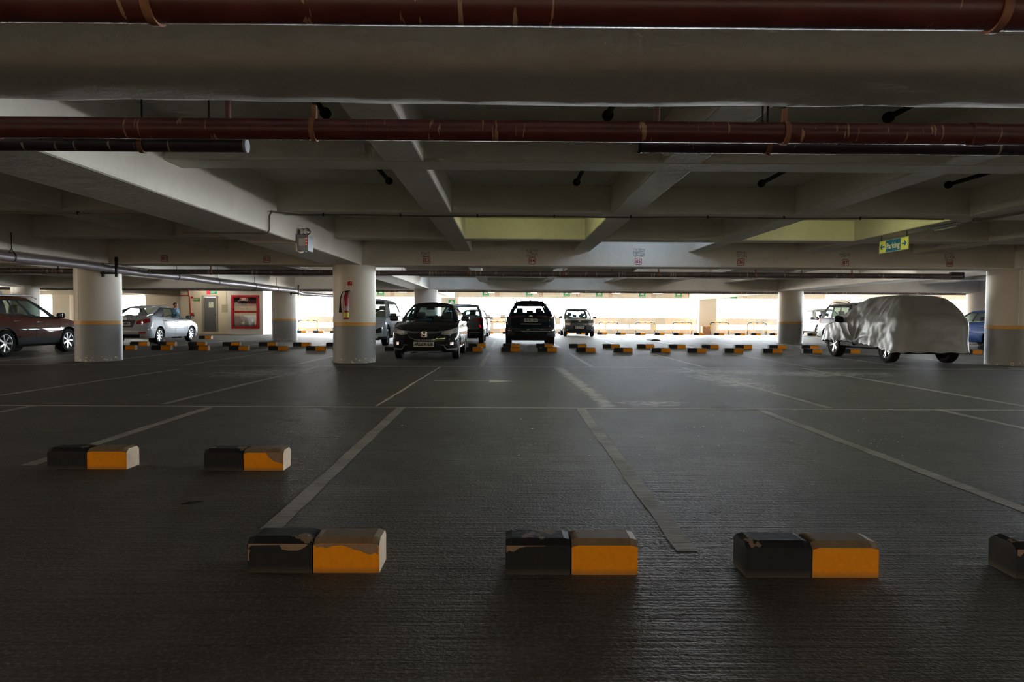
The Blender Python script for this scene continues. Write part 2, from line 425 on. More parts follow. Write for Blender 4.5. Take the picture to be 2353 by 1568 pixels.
beam('x', X0, X1, 45.15, .5, 2.36, 'pale edge beam over the bright far opening')
beam('x', X0, X1, -9.75, .5, 2.30, 'edge beam at the open side behind the viewpoint')
for i, y in enumerate((7.02, 10.36, 13.75)):
    beam('x', X0, X1, y, .42, ZJ, ORD[i] + ' cross joist between the near beam and the numbered beam')
for i, y in enumerate((20., 23.4, 26.8)):
    beam('x', X0, X1, y, .42, ZJ, ORD[i] + ' cross joist beyond the numbered beam')
for i, y in enumerate((34.1, 37.8, 41.5)):
    beam('x', X0, X1, y, .42, ZJ, ORD[i] + ' cross joist beyond the second column row')
beam('x', X0, X1, .45, .6, 2.17, 'unseen deep cross beam added above the viewpoint to shade the near beam')  # added out of view to keep back light off the near beam
for i, y in enumerate((-3.1, -6.4)):
    beam('x', X0, X1, y, .42, ZJ, ORD[i] + ' cross joist overhead towards the side behind the viewpoint')
MX = [(-21.2, 'far left'), (-9.75, 'left'), (-3.84, 'middle'), (12.4, 'right'), (21.3, 'far right')]
for x, nm in MX:
    for a, b2, w in ((-9.5, 3.36, 'overhead by the viewpoint'), (3.86, 16.1, 'between the near beam and the numbered beam'), (16.74, 30.1, 'beyond the numbered beam'), (30.74, 44.9, 'leading to the far opening')):
        beam('y', a, b2, x, .88, ZB + .002, 'long deep beam on the %s column line, %s' % (nm, w))
JX = [-30, -27, -24.1, -18.2, -15.3, -12.5, -6.75, -1.03, 1.73, 4.45, 7.07, 9.75, 15.4, 18.4, 24.2, 27.2, 30.4]
for i, x in enumerate(JX):
    beam('y', -9.5, 44.9, x, .40, ZJ + .003, 'slender long joist running away from the viewpoint, %s from the left side' % ORD[i], .02)
# columns
def column(x, y, label, r=.5, ztop=2.3):
    mb = MB(); mb.lathe([(r, 0), (r, .4), (r, .93), (r, 1.6), (r, ztop), (0.001, ztop)], (0, 0, 0), 'z', 64)
    mb.box((-.16 * r / .5, -r - .0005, ztop / 2 + .48), (.012, .004, ztop - .97))
    o = struct('column', mb, M['column'], label, 'column', smooth=50); o.location = (x, y, 0)
    return o
for x, y, l in ((-9.82, 16.5, 'round banded column beside the brown car'), (-3.66, 16.42, 'round banded column with the fire extinguisher on it'), (12.28, 16.6, 'round banded column at the right edge by the covered car'),
                (-9.88, 30.43, 'farther round column right of the fire hose cabinet'), (-3.60, 30.43, 'farther round column behind the black sedan'), (12.66, 30.43, 'farther round column left of the covered car'),
                (21.2, 30.5, 'farther round column above the blue car'), (-21.3, 30.4, 'farther round column behind the brown car')):
    column(x, y, l, .53 if y > 20 else .5)
for x, y, l in ((-3.6, 3.6, 'round column holding up the near beam on the middle line'), (-9.5, 3.6, 'round column holding up the near beam on the left line'), (12.1, 3.6, 'round column holding up the near beam on the right line'),
                (21.2, 16.6, 'round column right of the frame on the numbered beam'), (-21.3, 16.5, 'round column left of the frame on the numbered beam')):
    if abs(x) > 9: column(x, y, l)
for x, l in ((-3.75, 'square cream pier with a green sign at the far opening'), (13.2, 'square cream pier with the cardboard box at its foot'), (22.0, 'square cream pier behind the silver people carrier'), (-29.1, 'square cream pier at the far left opening')):
    mb = MB(); mb.box((x, 45.1, 1.19), (1.15, .6, 2.38), .02); struct('pillar', mb, M['wallpink'], l, 'pillar')

# parapets
def parapet(x0, x1, y, label):
    mb = MB(); mb.box(((x0 + x1) / 2, y, .86), (x1 - x0, .16, .44), .02); mb.box(((x0 + x1) / 2, y, .17), (x1 - x0, .16, .34), .02)
    x = x0 + 1.4
    while x < x1: mb.box((x, y + .02, .5), (.42 if int(x) % 2 else .09, .13, 1.0), .01); x += 2.55 if int(x) % 2 else 1.6
    struct('parapet', mb, M['parapet'], label, 'parapet')
parapet(-14.0, 33.9, 45.42, 'low patched concrete parapet with a gap along the bright far opening')
parapet(-25.3, -23.3, 45.42, 'short parapet left of the pinkish wall')
MB_ = MB().box((33.9, 18, .55), (.16, 55, 1.1)); struct('wall_right', MB_, M['wallpink'], 'low wall along the open right side', 'wall')
MB_ = MB().box((0, -9.9, .55), (68, .16, 1.1)); struct('wall_back', MB_, M['wallpink'], 'low wall along the open side behind the viewpoint', 'wall')
MB_ = MB(); MB_.box((-33.9, 32., 1.53), (.2, 27.2, 3.06)); MB_.box((-33.9, 4.2, .5), (.2, 28.4, 1.0)); struct('wall_left', MB_, M['wallpink'], 'unseen left side wall, cut low along the front to let warm light in', 'wall')  # front stretch left open so warm side light reaches columns and beam faces
# stair core on the left
DW = 39.72
mb = MB(); mb.box((-18.22, DW + .1, 1.53), (1.36, .2, 3.06)); mb.box((-16.47, DW + .1, 1.53), (.76, .2, 3.06)); mb.box((-17.19, DW + .1, 2.62), (.70, .2, .9)); mb.box((-17.19, DW + .1, .07), (.72, .2, .14)); mb.box((-18.82, 42.6, 1.53), (.16, 5.6, 3.06))
struct('wall_core', mb, M['wall'], 'cream stair core wall around the grey exit door', 'wall')
CW = 39.45
mb = MB()
mb.box((-15.97, CW + .2, 1.53), (.20, .4, 3.06)); mb.box((-14.15, CW + .2, 1.53), (.20, .4, 3.06)); mb.box((-15.06, CW + .2, .17), (1.64, .4, .34)); mb.box((-15.06, CW + .2, 2.67), (1.64, .4, .8)); mb.box((-15.06, CW + .45, 1.3), (1.64, .1, 2.2))
mb.box((-14.15, 42.6, 1.53), (.2, 5.48, 3.06))
struct('wall_hydrant', mb, M['white_wall'], 'whitewashed wall block holding the fire hose cabinet', 'wall')
mb = MB(); mb.box((-21.1, 44.3, 1.53), (4.4, .2, 3.06)); struct('wall_far', mb, M['wallpink'], 'pinkish far wall behind the standing man', 'wall')
mb = MB(); mb.box((-32.5, 45.3, 1.53), (2.8, .2, 3.06)); mb.box((-27.2, 45.3, 1.53), (3.6, .2, 3.06)); struct('wall_end', mb, M['white_wall'], 'bright wall end seen left of the left column', 'wall')
# door
dw = DW
t = thing('door_1', 'grey exit door with a pale paper notice, left of the fire hose cabinet', 'door', (-17.19, dw, .14)); t['kind'] = 'structure'
mb = MB(); mb.box((-.40, -.02, 1.02), (.09, .16, 2.04), .005); mb.box((.40, -.02, 1.02), (.09, .16, 2.04), .005); mb.box((0, -.02, 2.06), (.89, .16, .08), .005); mb.build('door_frame', M['frame'], t)
mb = MB(); mb.box((0, .03, 1.0), (.71, .045, 2.0), .004); d = mb.build('door_panel', M['door'], t)
mb = MB(); mb.box((.33, -.02, .98), (.05, .03, .16), .004).tube([(.33, -.05, 1.0), (.24, -.05, 1.0)], .011, 8); mb.build('door_handle', M['black_metal'], d)
t = thing('paper_notice', 'pale paper notice with a green mark taped to the grey door', 'notice', (-17.14, dw + .004, 1.70))
mb = MB(); mb.box((0, 0, 0), (.27, .006, .32)); mb.build('sheet', plain('pale_paper', (.72, .70, .55), .7), t)
mb = MB(); mb.box((-.05, -.005, .10), (.09, .004, .07)); mb.build('mark', M['green'], t)
t = thing('exit_sign', 'dark green EXIT sign on the cream wall left of the grey door', 'sign', (-17.98, dw - .012, 2.01))
mb = MB(); mb.box((0, 0, 0), (.42, .02, .20), .003); mb.build('panel', M['green2'], t)
mb = MB(); mb.text('EXIT', .185, TT(0, -.014, 0), .002, .006); mb.build('lettering', M['exit_txt'], t)
t = thing('lit_exit_sign', 'small lit sign, red and green, hanging above the grey door', 'sign', (-16.62, 38.6, 2.375))
mb = MB(); mb.box((-.18, 0, 0), (.19, .05, .20), .004); mb.build('red_panel', M['exit_red'], t)
mb = MB(); mb.box((.10, 0, 0), (.36, .05, .14), .004); mb.build('green_panel', M['exit_grn'], t)
mb = MB(); mb.text('EXIT', .11, TT(.10, -.03, 0), .002, .004); mb.build('lettering', M['white'], t)
for x in (-.2, .2): MB().tube([(x, 0, .08), (x, 0, .3)], .008, 8).build('hanger', M['black_metal'], t)
t = thing('sprinkler_riser', 'thin red standpipe bent down the cream wall left of the EXIT sign', 'pipe', (-18.35, dw - .05, 0))
mb = MB(); mb.tube([(-.55, 0, 2.23), (-.08, 0, 2.23), (-.02, 0, 2.2), (0, 0, 2.1), (.03, 0, 1.3), (.05, 0, 1.12)], .028, 10); mb.tube([(-.06, 0, 2.24), (-.08, 0, 2.6)], .022, 8); mb.build('pipe', M['red'], t, smooth=50)
mb = MB(); mb.box((.14, -.01, 1.16), (.14, .10, .13), .01); mb.build('valve_box', M['red'], t)
mb = MB(); mb.tube([(.06, 0, 1.10), (.22, -.03, 1.10), (.25, -.03, 1.03)], .03, 8); mb.build('valve', M['black_metal'], t)
tag(MB().box((-18.21, dw - .04, 2.12), (.12, .08, .1), .01).build('alarm_sounder', M['red']), 'small dark red alarm box beside the thin red standpipe', 'alarm')
t = thing('junction_panel', 'tan wall panel with a thin cable above, right of the grey door', 'panel', (-16.34, dw - .012, 1.50))
MB().box((0, 0, 0), (.36, .025, .44), .005).build('panel', M['board'], t)
MB().tube([(.1, 0, .22), (.1, 0, 1.0)], .01, 8).build('cable', M['conduit'], t)
# fire hose cabinet
t = thing('fire_hose_cabinet', 'big red framed glass fire hose cabinet in the whitewashed wall', 'cabinet', (-15.06, CW, 0))
mb = MB()
for c, d in (((0, -.02, 2.20), (1.58, .09, .13)), ((0, -.02, .40), (1.58, .09, .13)), ((-.72, -.02, 1.3), (.14, .09, 1.70)), ((.72, -.02, 1.3), (.14, .09, 1.70)), ((0, -.02, 1.30), (1.32, .08, .11))): mb.box(c, d, .006)
mb.build('frame', M['red'], t)
MB().box((0, .34, 1.3), (1.56, .02, 1.9)).build('back_panel', M['cab_in'], t)
MB().box((0, .0, 1.74), (1.32, .006, .80)).build('upper_pane', M['glass_clear'], t)
MB().box((0, .0, .86), (1.32, .006, .80)).build('lower_pane', M['glass_clear'], t)
t2 = thing('hose_reel', 'red hose reel behind the upper pane of the fire cabinet', 'hose reel', (-14.80, CW + .16, 1.72))
mb = MB()
for k in range(6): mb.lathe([(.10 + .028 * k + .013 * math.cos(a), .013 * math.sin(a)) for a in [2 * PI * q / 8 for q in range(8)]], (0, 0, 0), 'y', 40, closed=True)
mb.build('hose', M['hose'], t2, smooth=True)
MB().lathe([(.0, .03), (.27, .03), (.27, .05), (0, .05)], (0, 0, 0), 'y', 40).build('drum', M['red'], t2)
t2 = thing('hydrant_pipe', 'upright red hydrant pipe inside the fire cabinet', 'pipe', (-15.45, CW + .2, 0))
mb = MB(); mb.tube([(0, 0, .47), (0, 0, 2.12)], .045, 12); mb.tube([(0, 0, 1.52), (.4, 0, 1.52)], .035, 12); mb.build('pipe', M['red'], t2, smooth=50)
mb = MB(); mb.lathe([(.0, .06), (.06, .05), (.06, -.05), (0, -.06)], (0, -.06, 1.95), 'y', 14); mb.build('valve', M['chrome'], t2)
t2 = thing('cabinet_label', 'white and red label behind the upper pane of the fire cabinet', 'label', (-15.13, CW - .012, 2.03))
MB().box((0, 0, 0), (.46, .008, .16)).build('label_panel', plain('label_cream', (.78, .68, .58), .6), t2)
mb = MB(); mb.box((-.17, -.006, 0), (.07, .004, .12)); mb.box((.17, -.006, 0), (.07, .004, .12)); mb.text('FIRE HOSE', .05, TT(0, -.006, 0), .001, .001); mb.build('print', M['red'], t2)
t2 = thing('cabinet_lettering', 'small white lettering on the glass of the fire cabinet', 'lettering', (-15.04, CW - .006, 1.47))
mb = MB(); mb.text('FIRE', .09, TT(0, 0, 0), .001, .004); mb.build('letters', M['white'], t2)
def extinguisher(name, label, x, y, z, h, r, body, group=None):
    t = thing(name, label, 'fire extinguisher', (x, y, z), 0, group)
    MB().lathe([(0, 0), (r * .9, .0), (r, .02), (r, h * .76), (r * .85, h * .82), (r * .35, h * .88), (r * .3, h * .93), (0, h * .93)], (0, 0, 0), 'z', 24).build('cylinder', body, t, smooth=50)
    mb = MB(); mb.box((0, 0, h * .96), (.05, .05, h * .06), .004); mb.tube([(0, 0, h * .97), (.09, -.02, h * 1.0)], .009, 8); mb.tube([(0, 0, h * .97), (.10, -.02, h * .94)], .008, 8); mb.build('valve', M['black_metal'], t)
    return t
e = extinguisher('fire_extinguisher', 'short red extinguisher with a yellow label inside the fire cabinet', -15.25, CW + .12, .47, .42, .085, M['ext_red'])
MB().lathe([(.087, .14), (.087, .24)], (0, 0, 0), 'z', 20).build('label_band', M['label_y'], e)
extinguisher('fire_extinguisher', 'silver extinguisher in the middle of the fire cabinet floor', -14.86, CW + .14, .47, .36, .07, M['chrome'])
extinguisher('fire_extinguisher', 'dark red extinguisher at the right end of the fire cabinet floor', -14.60, CW + .16, .47, .40, .075, M['red'])
MB_ = MB().box((-14.66, CW + .05, .80), (.12, .02, .16), .004)
tag(MB_.build('paper_tag', M['white']), 'white tag card near the right extinguisher in the fire cabinet', 'tag')

# ------------------------------------------------------------------ floor markings (thin paint)
def strip(p, q, w, m, name, label, n=24, wob=.012):
    P = Vector(p); Q = Vector(q); d = (Q - P); nrm = Vector((-d.y, d.x)).normalized(); G = []
    for i in range(n + 1):
        c = P + d * i / n; a = w / 2 + wob * noise.noise(Vector((c.x * 3, c.y * 3, 1))); b2 = w / 2 + wob * noise.noise(Vector((c.x * 3, c.y * 3, 7)))
        e = .0 if 0 < i < n else 0
        G.append([(c.x - nrm.x * a, c.y - nrm.y * a, .0009), (c.x + nrm.x * b2, c.y + nrm.y * b2, .0009)])
    mb = MB(); mb.grid(G)
    return tag(mb.build('floor_line', m), label, 'floor marking', kind='structure')
for i, (x, a, b2) in enumerate(((-5.68, 4.9, 8.25), (-3.51, 5.0, 8.2), (-1.22, 3.45, 8.25), (.86, 3.2, 8.25), (3.02, 3.3, 8.2), (5.25, 4.0, 8.25))):
    strip((x, a), (x - (.06 if x < 0 else -.04), b2), .105, M['line'], 'floor_line', 'faded bay line in the near bays, %s from the left' % ORD[i])
for i, (p, q, w, m, l) in enumerate((((-1.60, 8.4), (-1.46, 14.9), .04, 'line2', 'thin scratched line in the aisle left of the arrow'), 
        ((4.0, 8.4), (3.9, 15.0), .10, 'line', 'worn line crossing the aisle towards the stops'), ((6.63, 8.6), (6.56, 15.0), .12, 'line', 'faint line crossing the aisle towards the covered car'),
        ((-4.27, 8.5), (-4.1, 14.8), .10, 'line', 'faint line crossing the aisle towards the extinguisher column'), ((-6.9, 9.3), (-6.72, 14.0), .10, 'line', 'faint line crossing the aisle on the left'))):
    strip(p, q, w, M[m], 'floor_line', l, 40, .03 if m == 'scuff' else .012)
strip((-20, 8.33), (14, 8.25), .05, M['line2'], 'floor_line', 'long thin white line along the near side of the aisle', 120)
strip((-26, 15.0), (24, 15.1), .06, M['line2'], 'floor_line', 'long thin white line along the far side of the aisle', 120)
strip((-26, 31.3), (24, 31.3), .09, M['line'], 'floor_line', 'white line past the second column row', 120)
for i, x in enumerate((-11.9, -9.6, -7.1, -4.75, -.54, 1.92, 4.45, 6.9, 9.3, 11.6, 14.2, 16.6)):
    strip((x - .03, 15.2), (x, 20.9), .10, M['line'], 'floor_line', 'faded bay line under the numbered beam, %s from the left' % ORD[i])
    strip((x, 24.9), (x, 30.9), .12, M['line'], 'floor_line', 'faded bay line beyond the twin kerb rows, %s from the left' % ORD[i])
for i, x in enumerate((-9.2, -5.8, -2.4, 1.9, 5.2, 10.2)):
    strip((x, 38.), (x, 43.2), .12, M['line'], 'floor_line', 'bay line by the bright parapet, %s from the left' % ORD[i])
mb = MB(); mb.box((-.78, 11.75, .0006), (.95, .06, .0012)); mb.add([(-.30, 11.46, .0014), (.12, 11.71, .0014), (-.30, 11.98, .0014)], [(0, 1, 2)])
tag(mb.build('floor_arrow', M['line2']), 'small painted white arrow pointing right in the aisle', 'floor marking', kind='structure')
# litter specks
mb = MB()
for k in range(1500):
    if k < 1000: x = random.uniform(-.9, 9.2); y = random.choice((random.uniform(15, 21.4), random.uniform(15, 21.4), random.uniform(21.9, 24.2)))
    elif k < 1350: x = random.gauss(2.2, 2.2); y = random.uniform(5.1, 15)
    else: x = random.uniform(-9, 8); y = random.uniform(5.2, 15)
    s = random.uniform(.0015, .0042) * (1 + y * .07) * (1.8 if k % 19 == 0 else 1); a = random.uniform(0, 6); b2 = s * random.uniform(.4, .9)
    c, d = math.cos(a), math.sin(a)
    mb.box((x, y, .0025), (s * 2, b2 * 2.4, .0012), 0, Matrix.Rotation(a, 3, 'Z'))
tag(mb.build('floor_debris', M['chip'], fix=False), 'tiny pale specks of grit and litter strewn over the floor', 'debris', kind='stuff')
tag(MB().tube([(-1.90, 3.97, .003), (-1.86, 3.99, .006), (-1.80, 4.03, .004)], [.002, .006, .002], 8).build('dry_leaf', M['black_plastic']), 'small dark dry leaf on the floor left of the bay line', 'leaf')

# ------------------------------------------------------------------ wheel stops
SEC = [(-.085, 0), (-.085, .128), (-.055, .152), (.055, .152), (.085, .128), (.085, 0)]
def stop_half(x0, x1, name, m, endm, parent):
    mb = MB(); n = 10; G = []
    for i in range(n + 1):
        x = x0 + (x1 - x0) * i / n
        e = .008 if i in (0, n) else 0
        G.append([(x, y * (1 - e * 1.2), z - (e if z > 0 else 0)) for y, z in SEC])
    for i in range(n):
        for j in range(len(SEC) - 1):
            mi = 1 if j in (1, 2) else 0
            mb.add([G[i][j], G[i][j + 1], G[i + 1][j + 1], G[i + 1][j]], [(0, 1, 2, 3)], mi)
    mb.add(G[0], [tuple(range(6))], 2); mb.add(G[n], [tuple(range(6))[::-1]], 2)
    return mb.build(name, [m, M['stop_top'] if m == M['stop_y'] else m, endm], parent)
def make_stop(rev=False):
    t = thing('wheel_stop', 'x', 'wheel stop')
    stop_half(-.29, -.006, 'black_half', M['stop_k'], M['stop_k'], t)
    stop_half(.0, .29, 'yellow_half', M['stop_y'], M['stop_end'], t)
    return t
proto = make_stop(); first = [True]
def place_stop(x, y, label, group, s=1., rz=0.):
    o = proto if first[0] else copy_tree(proto); first[0] = False
    o.location = (x, y, 0); o.scale = (s, 1, 1); o.rotation_euler = (0, 0, rz); tag(o, label, 'wheel stop', group); return o
S2 = ORD
FR = []
for x, y, l in ((-.83, 3.0, 'black and yellow kerb stop nearest the left, yellow paint flaked on top, bare right end'), (.284, 2.985, 'black and yellow kerb stop in the middle foreground beside the right bay line'),
                (1.313, 2.96, 'black and yellow kerb stop in the foreground right of the bay line'), (2.47, 2.955, 'dark kerb stop cut off by the right edge of the view')):
    FR.append(place_stop(x, y, l, 'kerb stops in the front row', .98))
for x, y, l in ((-3.004, 4.965, 'kerb stop at the left with a clean yellow face'), (-1.877, 4.945, 'kerb stop with a big brown chip out of its yellow corner')):
    FR.append(place_stop(x, y, l, 'kerb stops set back at the left', .975))
def chip(o, half, x0, w, pts):
    mb = MB(); mb.prism([(x0 + w * a, .128 * b) for a, b in pts], (0, -.0012, 0), (0, -.0852, 0)); mb.build('paint_chip', M['chipped'], next(c for c in o.children if c.name.startswith(half)))
M['chipped'] = plain('chipped_bare_concrete', (.25, .165, .105), .75, var=.35, scale=30)
R1 = [-13.9, -12.0, -10.89, -9.71, -8.45, -7.21, -6.03, -4.75, -3.55, -1.08, .12, 1.28, 2.5, 3.68, 4.88, 6.02, 7.19, 8.42, 9.69, 10.9, 14.79]
R2 = [-14.2, -13.1, -12.12, -11.04, -9.82, -8.53, -7.32, -6.14, -2.2, -1.06, .16, 1.35, 2.54, 3.74, 4.97, 6.1, 7.28, 8.49, 9.71, 10.87, 16.3, 17.32]
R3 = [-13.08, -12.0, -10.94, -1.18, .04, 3.6, 4.75, 6.03, 7.2, 8.46, 9.67, 10.85, 12.16, 13.44, 14.78, 15.93, 17.13, 19.57]
def orl(i): return ORD[i] if i < 20 else ('twenty-first', 'twenty-second', 'twenty-third')[i - 20]
for i, x in enumerate(R1): place_stop(x, 21.62, 'kerb stop in the nearer of the twin far rows, %s from the left' % orl(i), 'kerb stops in the nearer far row', 1.03)
for i, x in enumerate(R2): place_stop(x, 24.45, 'kerb stop in the second of the twin far rows, %s from the left' % orl(i), 'kerb stops in the second far row', 1.05)
for i, x in enumerate(R3): place_stop(x, 43.6 if x < 5 or x > 15 else 43.2, 'kerb stop by the bright parapet, %s from the left' % orl(i), 'kerb stops by the parapet', 1.08)
place_stop(-14.1, 27.6, 'kerb stop glimpsed under the silver sedan', 'kerb stops on the left', 1.)
place_stop(-13.9, 31.6, 'kerb stop just past the silver sedan rear wheel', 'kerb stops on the left', 1.)

chip(FR[0], 'yellow', 0, .288, [(.02, .99), (.05, .86), (.12, .90), (.2, .84), (.3, .93), (.42, .95), (.52, .90), (.62, .80), (.72, .76), (.8, .66), (.88, .63), (.95, .70), (.99, .62), (.99, .99)])
chip(FR[0], 'black', -.29, .284, [(.02, .99), (.02, .80), (.06, .93), (.5, .95), (.54, .80), (.64, .76), (.78, .76), (.88, .85), (.94, .96), (.9, .99)])
chip(FR[0], 'black', -.29, .284, [(.01, .8), (.01, .40), (.035, .42), (.03, .6), (.05, .78)])
chip(FR[1], 'black', -.29, .284, [(.01, .99), (.01, .75), (.05, .82), (.12, .78), (.2, .9), (.32, .96), (.6, .97), (.62, .99)])
chip(FR[5], 'yellow', 0, .288, [(.57, .99), (.62, .80), (.68, .66), (.76, .54), (.86, .46), (.94, .41), (.995, .40), (.995, .99)])
chip(FR[3], 'black', -.29, .284, [(.01, .99), (.01, .78), (.05, .74), (.10, .86), (.2, .99)])

# ------------------------------------------------------------------ hoop barriers by the parapet
def hoop(x, y, w, label):
    t = thing('hoop_barrier', label, 'barrier', (x, y, 0), 0, 'hoop barriers along the parapet')
    h = .80; r = .14; P = [(-w / 2, 0, 0), (-w / 2, 0, .25), (-w / 2, 0, .45), (-w / 2, 0, h - r)]
    for k in range(1, 6): a = k / 6 * PI / 2; P.append((-w / 2 + r - r * math.cos(a), 0, h - r + r * math.sin(a)))
    n = 7
    for k in range(n + 1): P.append((-w / 2 + r + (w - 2 * r) * k / n, 0, h))
    for k in range(1, 6): a = k / 6 * PI / 2; P.append((w / 2 - r + r * math.sin(a), 0, h - r + r * math.cos(a)))
    P += [(w / 2, 0, h - r), (w / 2, 0, .45), (w / 2, 0, .25), (w / 2, 0, 0)]
    mb = MB(); q = len(P)
    seg = {}
    for i in range(q - 1):
        c = (P[i][2] + P[i + 1][2]) / 2; x = (P[i][0] + P[i + 1][0]) / 2
        if c > h - .02: mi = int((x + w / 2 - r) / ((w - 2 * r) / 5)) % 2
        elif c > h - r: mi = 0
        elif c > .45: mi = 0 if c > .58 else 1
        elif c > .25: mi = 1
        else: mi = 0
        mb.tube([P[i], P[i + 1]], .032, 10, False, mi)
    mb.build('tube_frame', [M['navy_hoop'], M['yellow_hoop']], t, smooth=60)
    mb = MB()
    for s_ in (-1, 1): mb.box((s_ * w / 2, 0, .006), (.14, .12, .012))
    mb.build('foot_plate', M['navy_hoop'], t)
for i, (x, y) in enumerate(((-13.0, 44.7), (-.62, 44.7), (1.6, 44.7), (6.65, 44.7), (9.06, 44.7), (11.5, 44.7), (13.95, 44.7), (16.4, 44.7))):
    hoop(x, y, 1.24, 'black and yellow tubular hoop barrier, %s from the left along the parapet' % ORD[i])
t = thing('cardboard_box', 'plain brown cardboard box standing at the foot of the far pier', 'box', (12.95, 44.45, 0))
mb = MB(); mb.box((0, 0, .27), (.50, .4, .54), .006); mb.build('carton', M['card'], t)
mb = MB(); mb.box((0, 0, .543), (.50, .06, .004)); mb.box((0, -.203, .49), (.06, .003, .10)); mb.build('tape', M['board'], t)
mb = MB(); G = []
for i in range(9):
    a = PI * i / 8; G.append([(7.07 - .23 * math.cos(a), 32.35 + .02, .075 * math.sin(a)), (7.07 - .23 * math.cos(a), 33.4, .075 * math.sin(a))])
mb.grid(G); mb.add([(7.07, 32.37, 0)] + [g[0] for g in G], [(0, i + 1, i + 2) for i in range(8)])
tag(mb.build('speed_hump', M['rubber']), 'low black rubber hump end on the floor beyond the kerb rows', 'speed hump')

# ------------------------------------------------------------------ pipes
def ring(mb, p, axis, r, w=.035, mi=None):
    q = [(r, -w / 2), (r + .008, -w / 2), (r + .008, w / 2), (r, w / 2)]
    mb.lathe(q, p, axis, 32, mi, True)
def pipe_x(name, label, x0, x1, y, z, r, m, clamps=(), joints=(), rods=(), ztop=ZJ, endcap=None, dz=0.):
    t = thing(name, label, 'pipe', (0, 0, 0))
    n = 40; mb = MB(); mb.tube([(x0 + (x1 - x0) * i / n, y, z + dz * i / n) for i in range(n + 1)], r, 32); mb.build('pipe_run', m, t, smooth=50)
    if joints:
        for x in joints: MB().lathe([(r, -.05), (r + .006, -.045), (r + .006, .045), (r, .05)], (x, y, z), 'x', 32).build('coupling', m, t, smooth=40)
    for x in clamps:
        mb = MB(); ring(mb, (x, y, z), 'x', r + .001, .03); mb.box((x, y, z + r + .04), (.03, .016, .08), .002); mb.box((x, y + .02, z + r + .045), (.028, .006, .07)); c = mb.build('pipe_clamp', M['clamp'], t, smooth=40)
        MB().tube([(x, y, z + r + .06), (x, y, ztop)], .007, 8).build('hanger_rod', M['black_metal'], c)
    for x in rods: MB().tube([(x, y, z + r - .005), (x, y, ztop)], .006, 8).build('hanger_rod', M['black_metal'], t)
    return t
p1 = pipe_x('overhead_pipe', 'thick dark red pipe right across the top of the view', -9, 9, 2.40, 2.185, .068, M['pipe'], (-1.22, 1.69), (-3.1, 2.9), ztop=3.05)
p2 = pipe_x('overhead_pipe', 'dark red pipe with pale drips behind the big near beam', -8.9, 12, 4.03, 2.195, .060, M['pipe'], (-1.13, 1.62), (2.75, -3.0), (-1.74, 1.49), 3.05)
for x in (-1.63, .87): MB().tube([(x, 4.03, 2.24), (x, 4.03, 3.05)], .018, 12).build('riser', M['pipe'], p2, smooth=50)
p3 = pipe_x('overhead_pipe', 'black pipe with a pale cut end, at the left below the dripping pipe', -8.9, -1.68, 4.45, 2.200, .042, M['pipe_dark'], (-2.35,), (-3.6,), ztop=3.05)
MB().lathe([(0, .004), (.043, .004), (.046, 0), (.046, -.015)], (-1.68, 4.45, 2.2), 'x', 24).build('end_cap', M['grey_metal'], p3)
p4 = pipe_x('overhead_pipe', 'black pipe at the right below the dripping pipe', .83, 12, 4.40, 2.205, .042, M['pipe_dark'], (1.66,), (3.9,), ztop=3.05)
MB().lathe([(0, -.004), (.043, -.004), (.046, 0), (.046, .015)], (.83, 4.40, 2.205), 'x', 24).build('end_cap', M['black_metal'], p4)
p5 = pipe_x('overhead_pipe', 'sooty streaked pipe running behind the numbered beam', -9.18, 11.75, 17.62, 2.215, .066, M['pipe_far'], (-7.6, -1.0, 1.45, 3.9, 6.4, 8.9), (-5.2, .5, 5.1), (-2.7, 2.7, 7.6), ZJ)
pipe_x('overhead_pipe', 'sooty pipe behind the numbered beam, left of the mauve pipe', -24, -9.38, 17.62, 2.215, .066, M['pipe_far'], (-11.5, -14.), (-12.7,), (-13,), ZJ)
MB().box((11.62, 17.62, 2.24), (.34, .12, .16), .01).build('end_bracket', M['black_metal'], p5)
p6 = pipe_x('overhead_pipe', 'thin far pipe between the second row columns and the opening', -24, 24, 31.25, 2.265, .052, M['pipe_far'], (-19, -14, -12, -7.4, -1.4, 1.6, 4.9, 8., 11.4, 15.2, 18.2), (-15.5, -5.5, 3.5, 9.9), (-17, -6.4, 0, 6.5, 14, 17), ZJ)
# mauve pipe along the left column line
t = thing('overhead_pipe', 'mauve sagging drain pipe hung past the left columns towards the far side', 'pipe', (0, 0, 0))
mb = MB(); mb.tube([(-9.28, 4 + i * 1.0, 2.175 + .012 * math.sin(i * 1.3) - (.07 if i == 27 else 0)) for i in range(28)] + [(-9.15, 32, 2.10), (-8.75, 33.5, 2.09), (-8.5, 36, 2.13), (-8.45, 40, 2.12)], .082, 28); mb.build('pipe_run', M['pipe_lav'], t, smooth=50)
for y in (9.5, 12.9, 19.3, 22., 25.2, 27.6):
    mb = MB(); ring(mb, (-9.28, y, 2.175), 'y', .083, .03); mb.tube([(-9.37, y, 2.2), (-9.28, y, 2.33), (-9.19, y, 2.2)], .008, 8); c = mb.build('pipe_clamp', M['black_metal'], t, smooth=40)
    MB().tube([(-9.28, y, 2.33), (-9.28, y, ZJ)], .007, 8).build('hanger_rod', M['black_metal'], c)
for y in (16.05, 29.95):
    mb = MB(); mb.box((-9.43, y, 2.22), (.05, .05, .46)); mb.box((-9.12, y, 2.22), (.05, .05, .46)); mb.box((-9.28, y, 2.07), (.40, .07, .04)); mb.build('column_bracket', M['black_metal'], t)
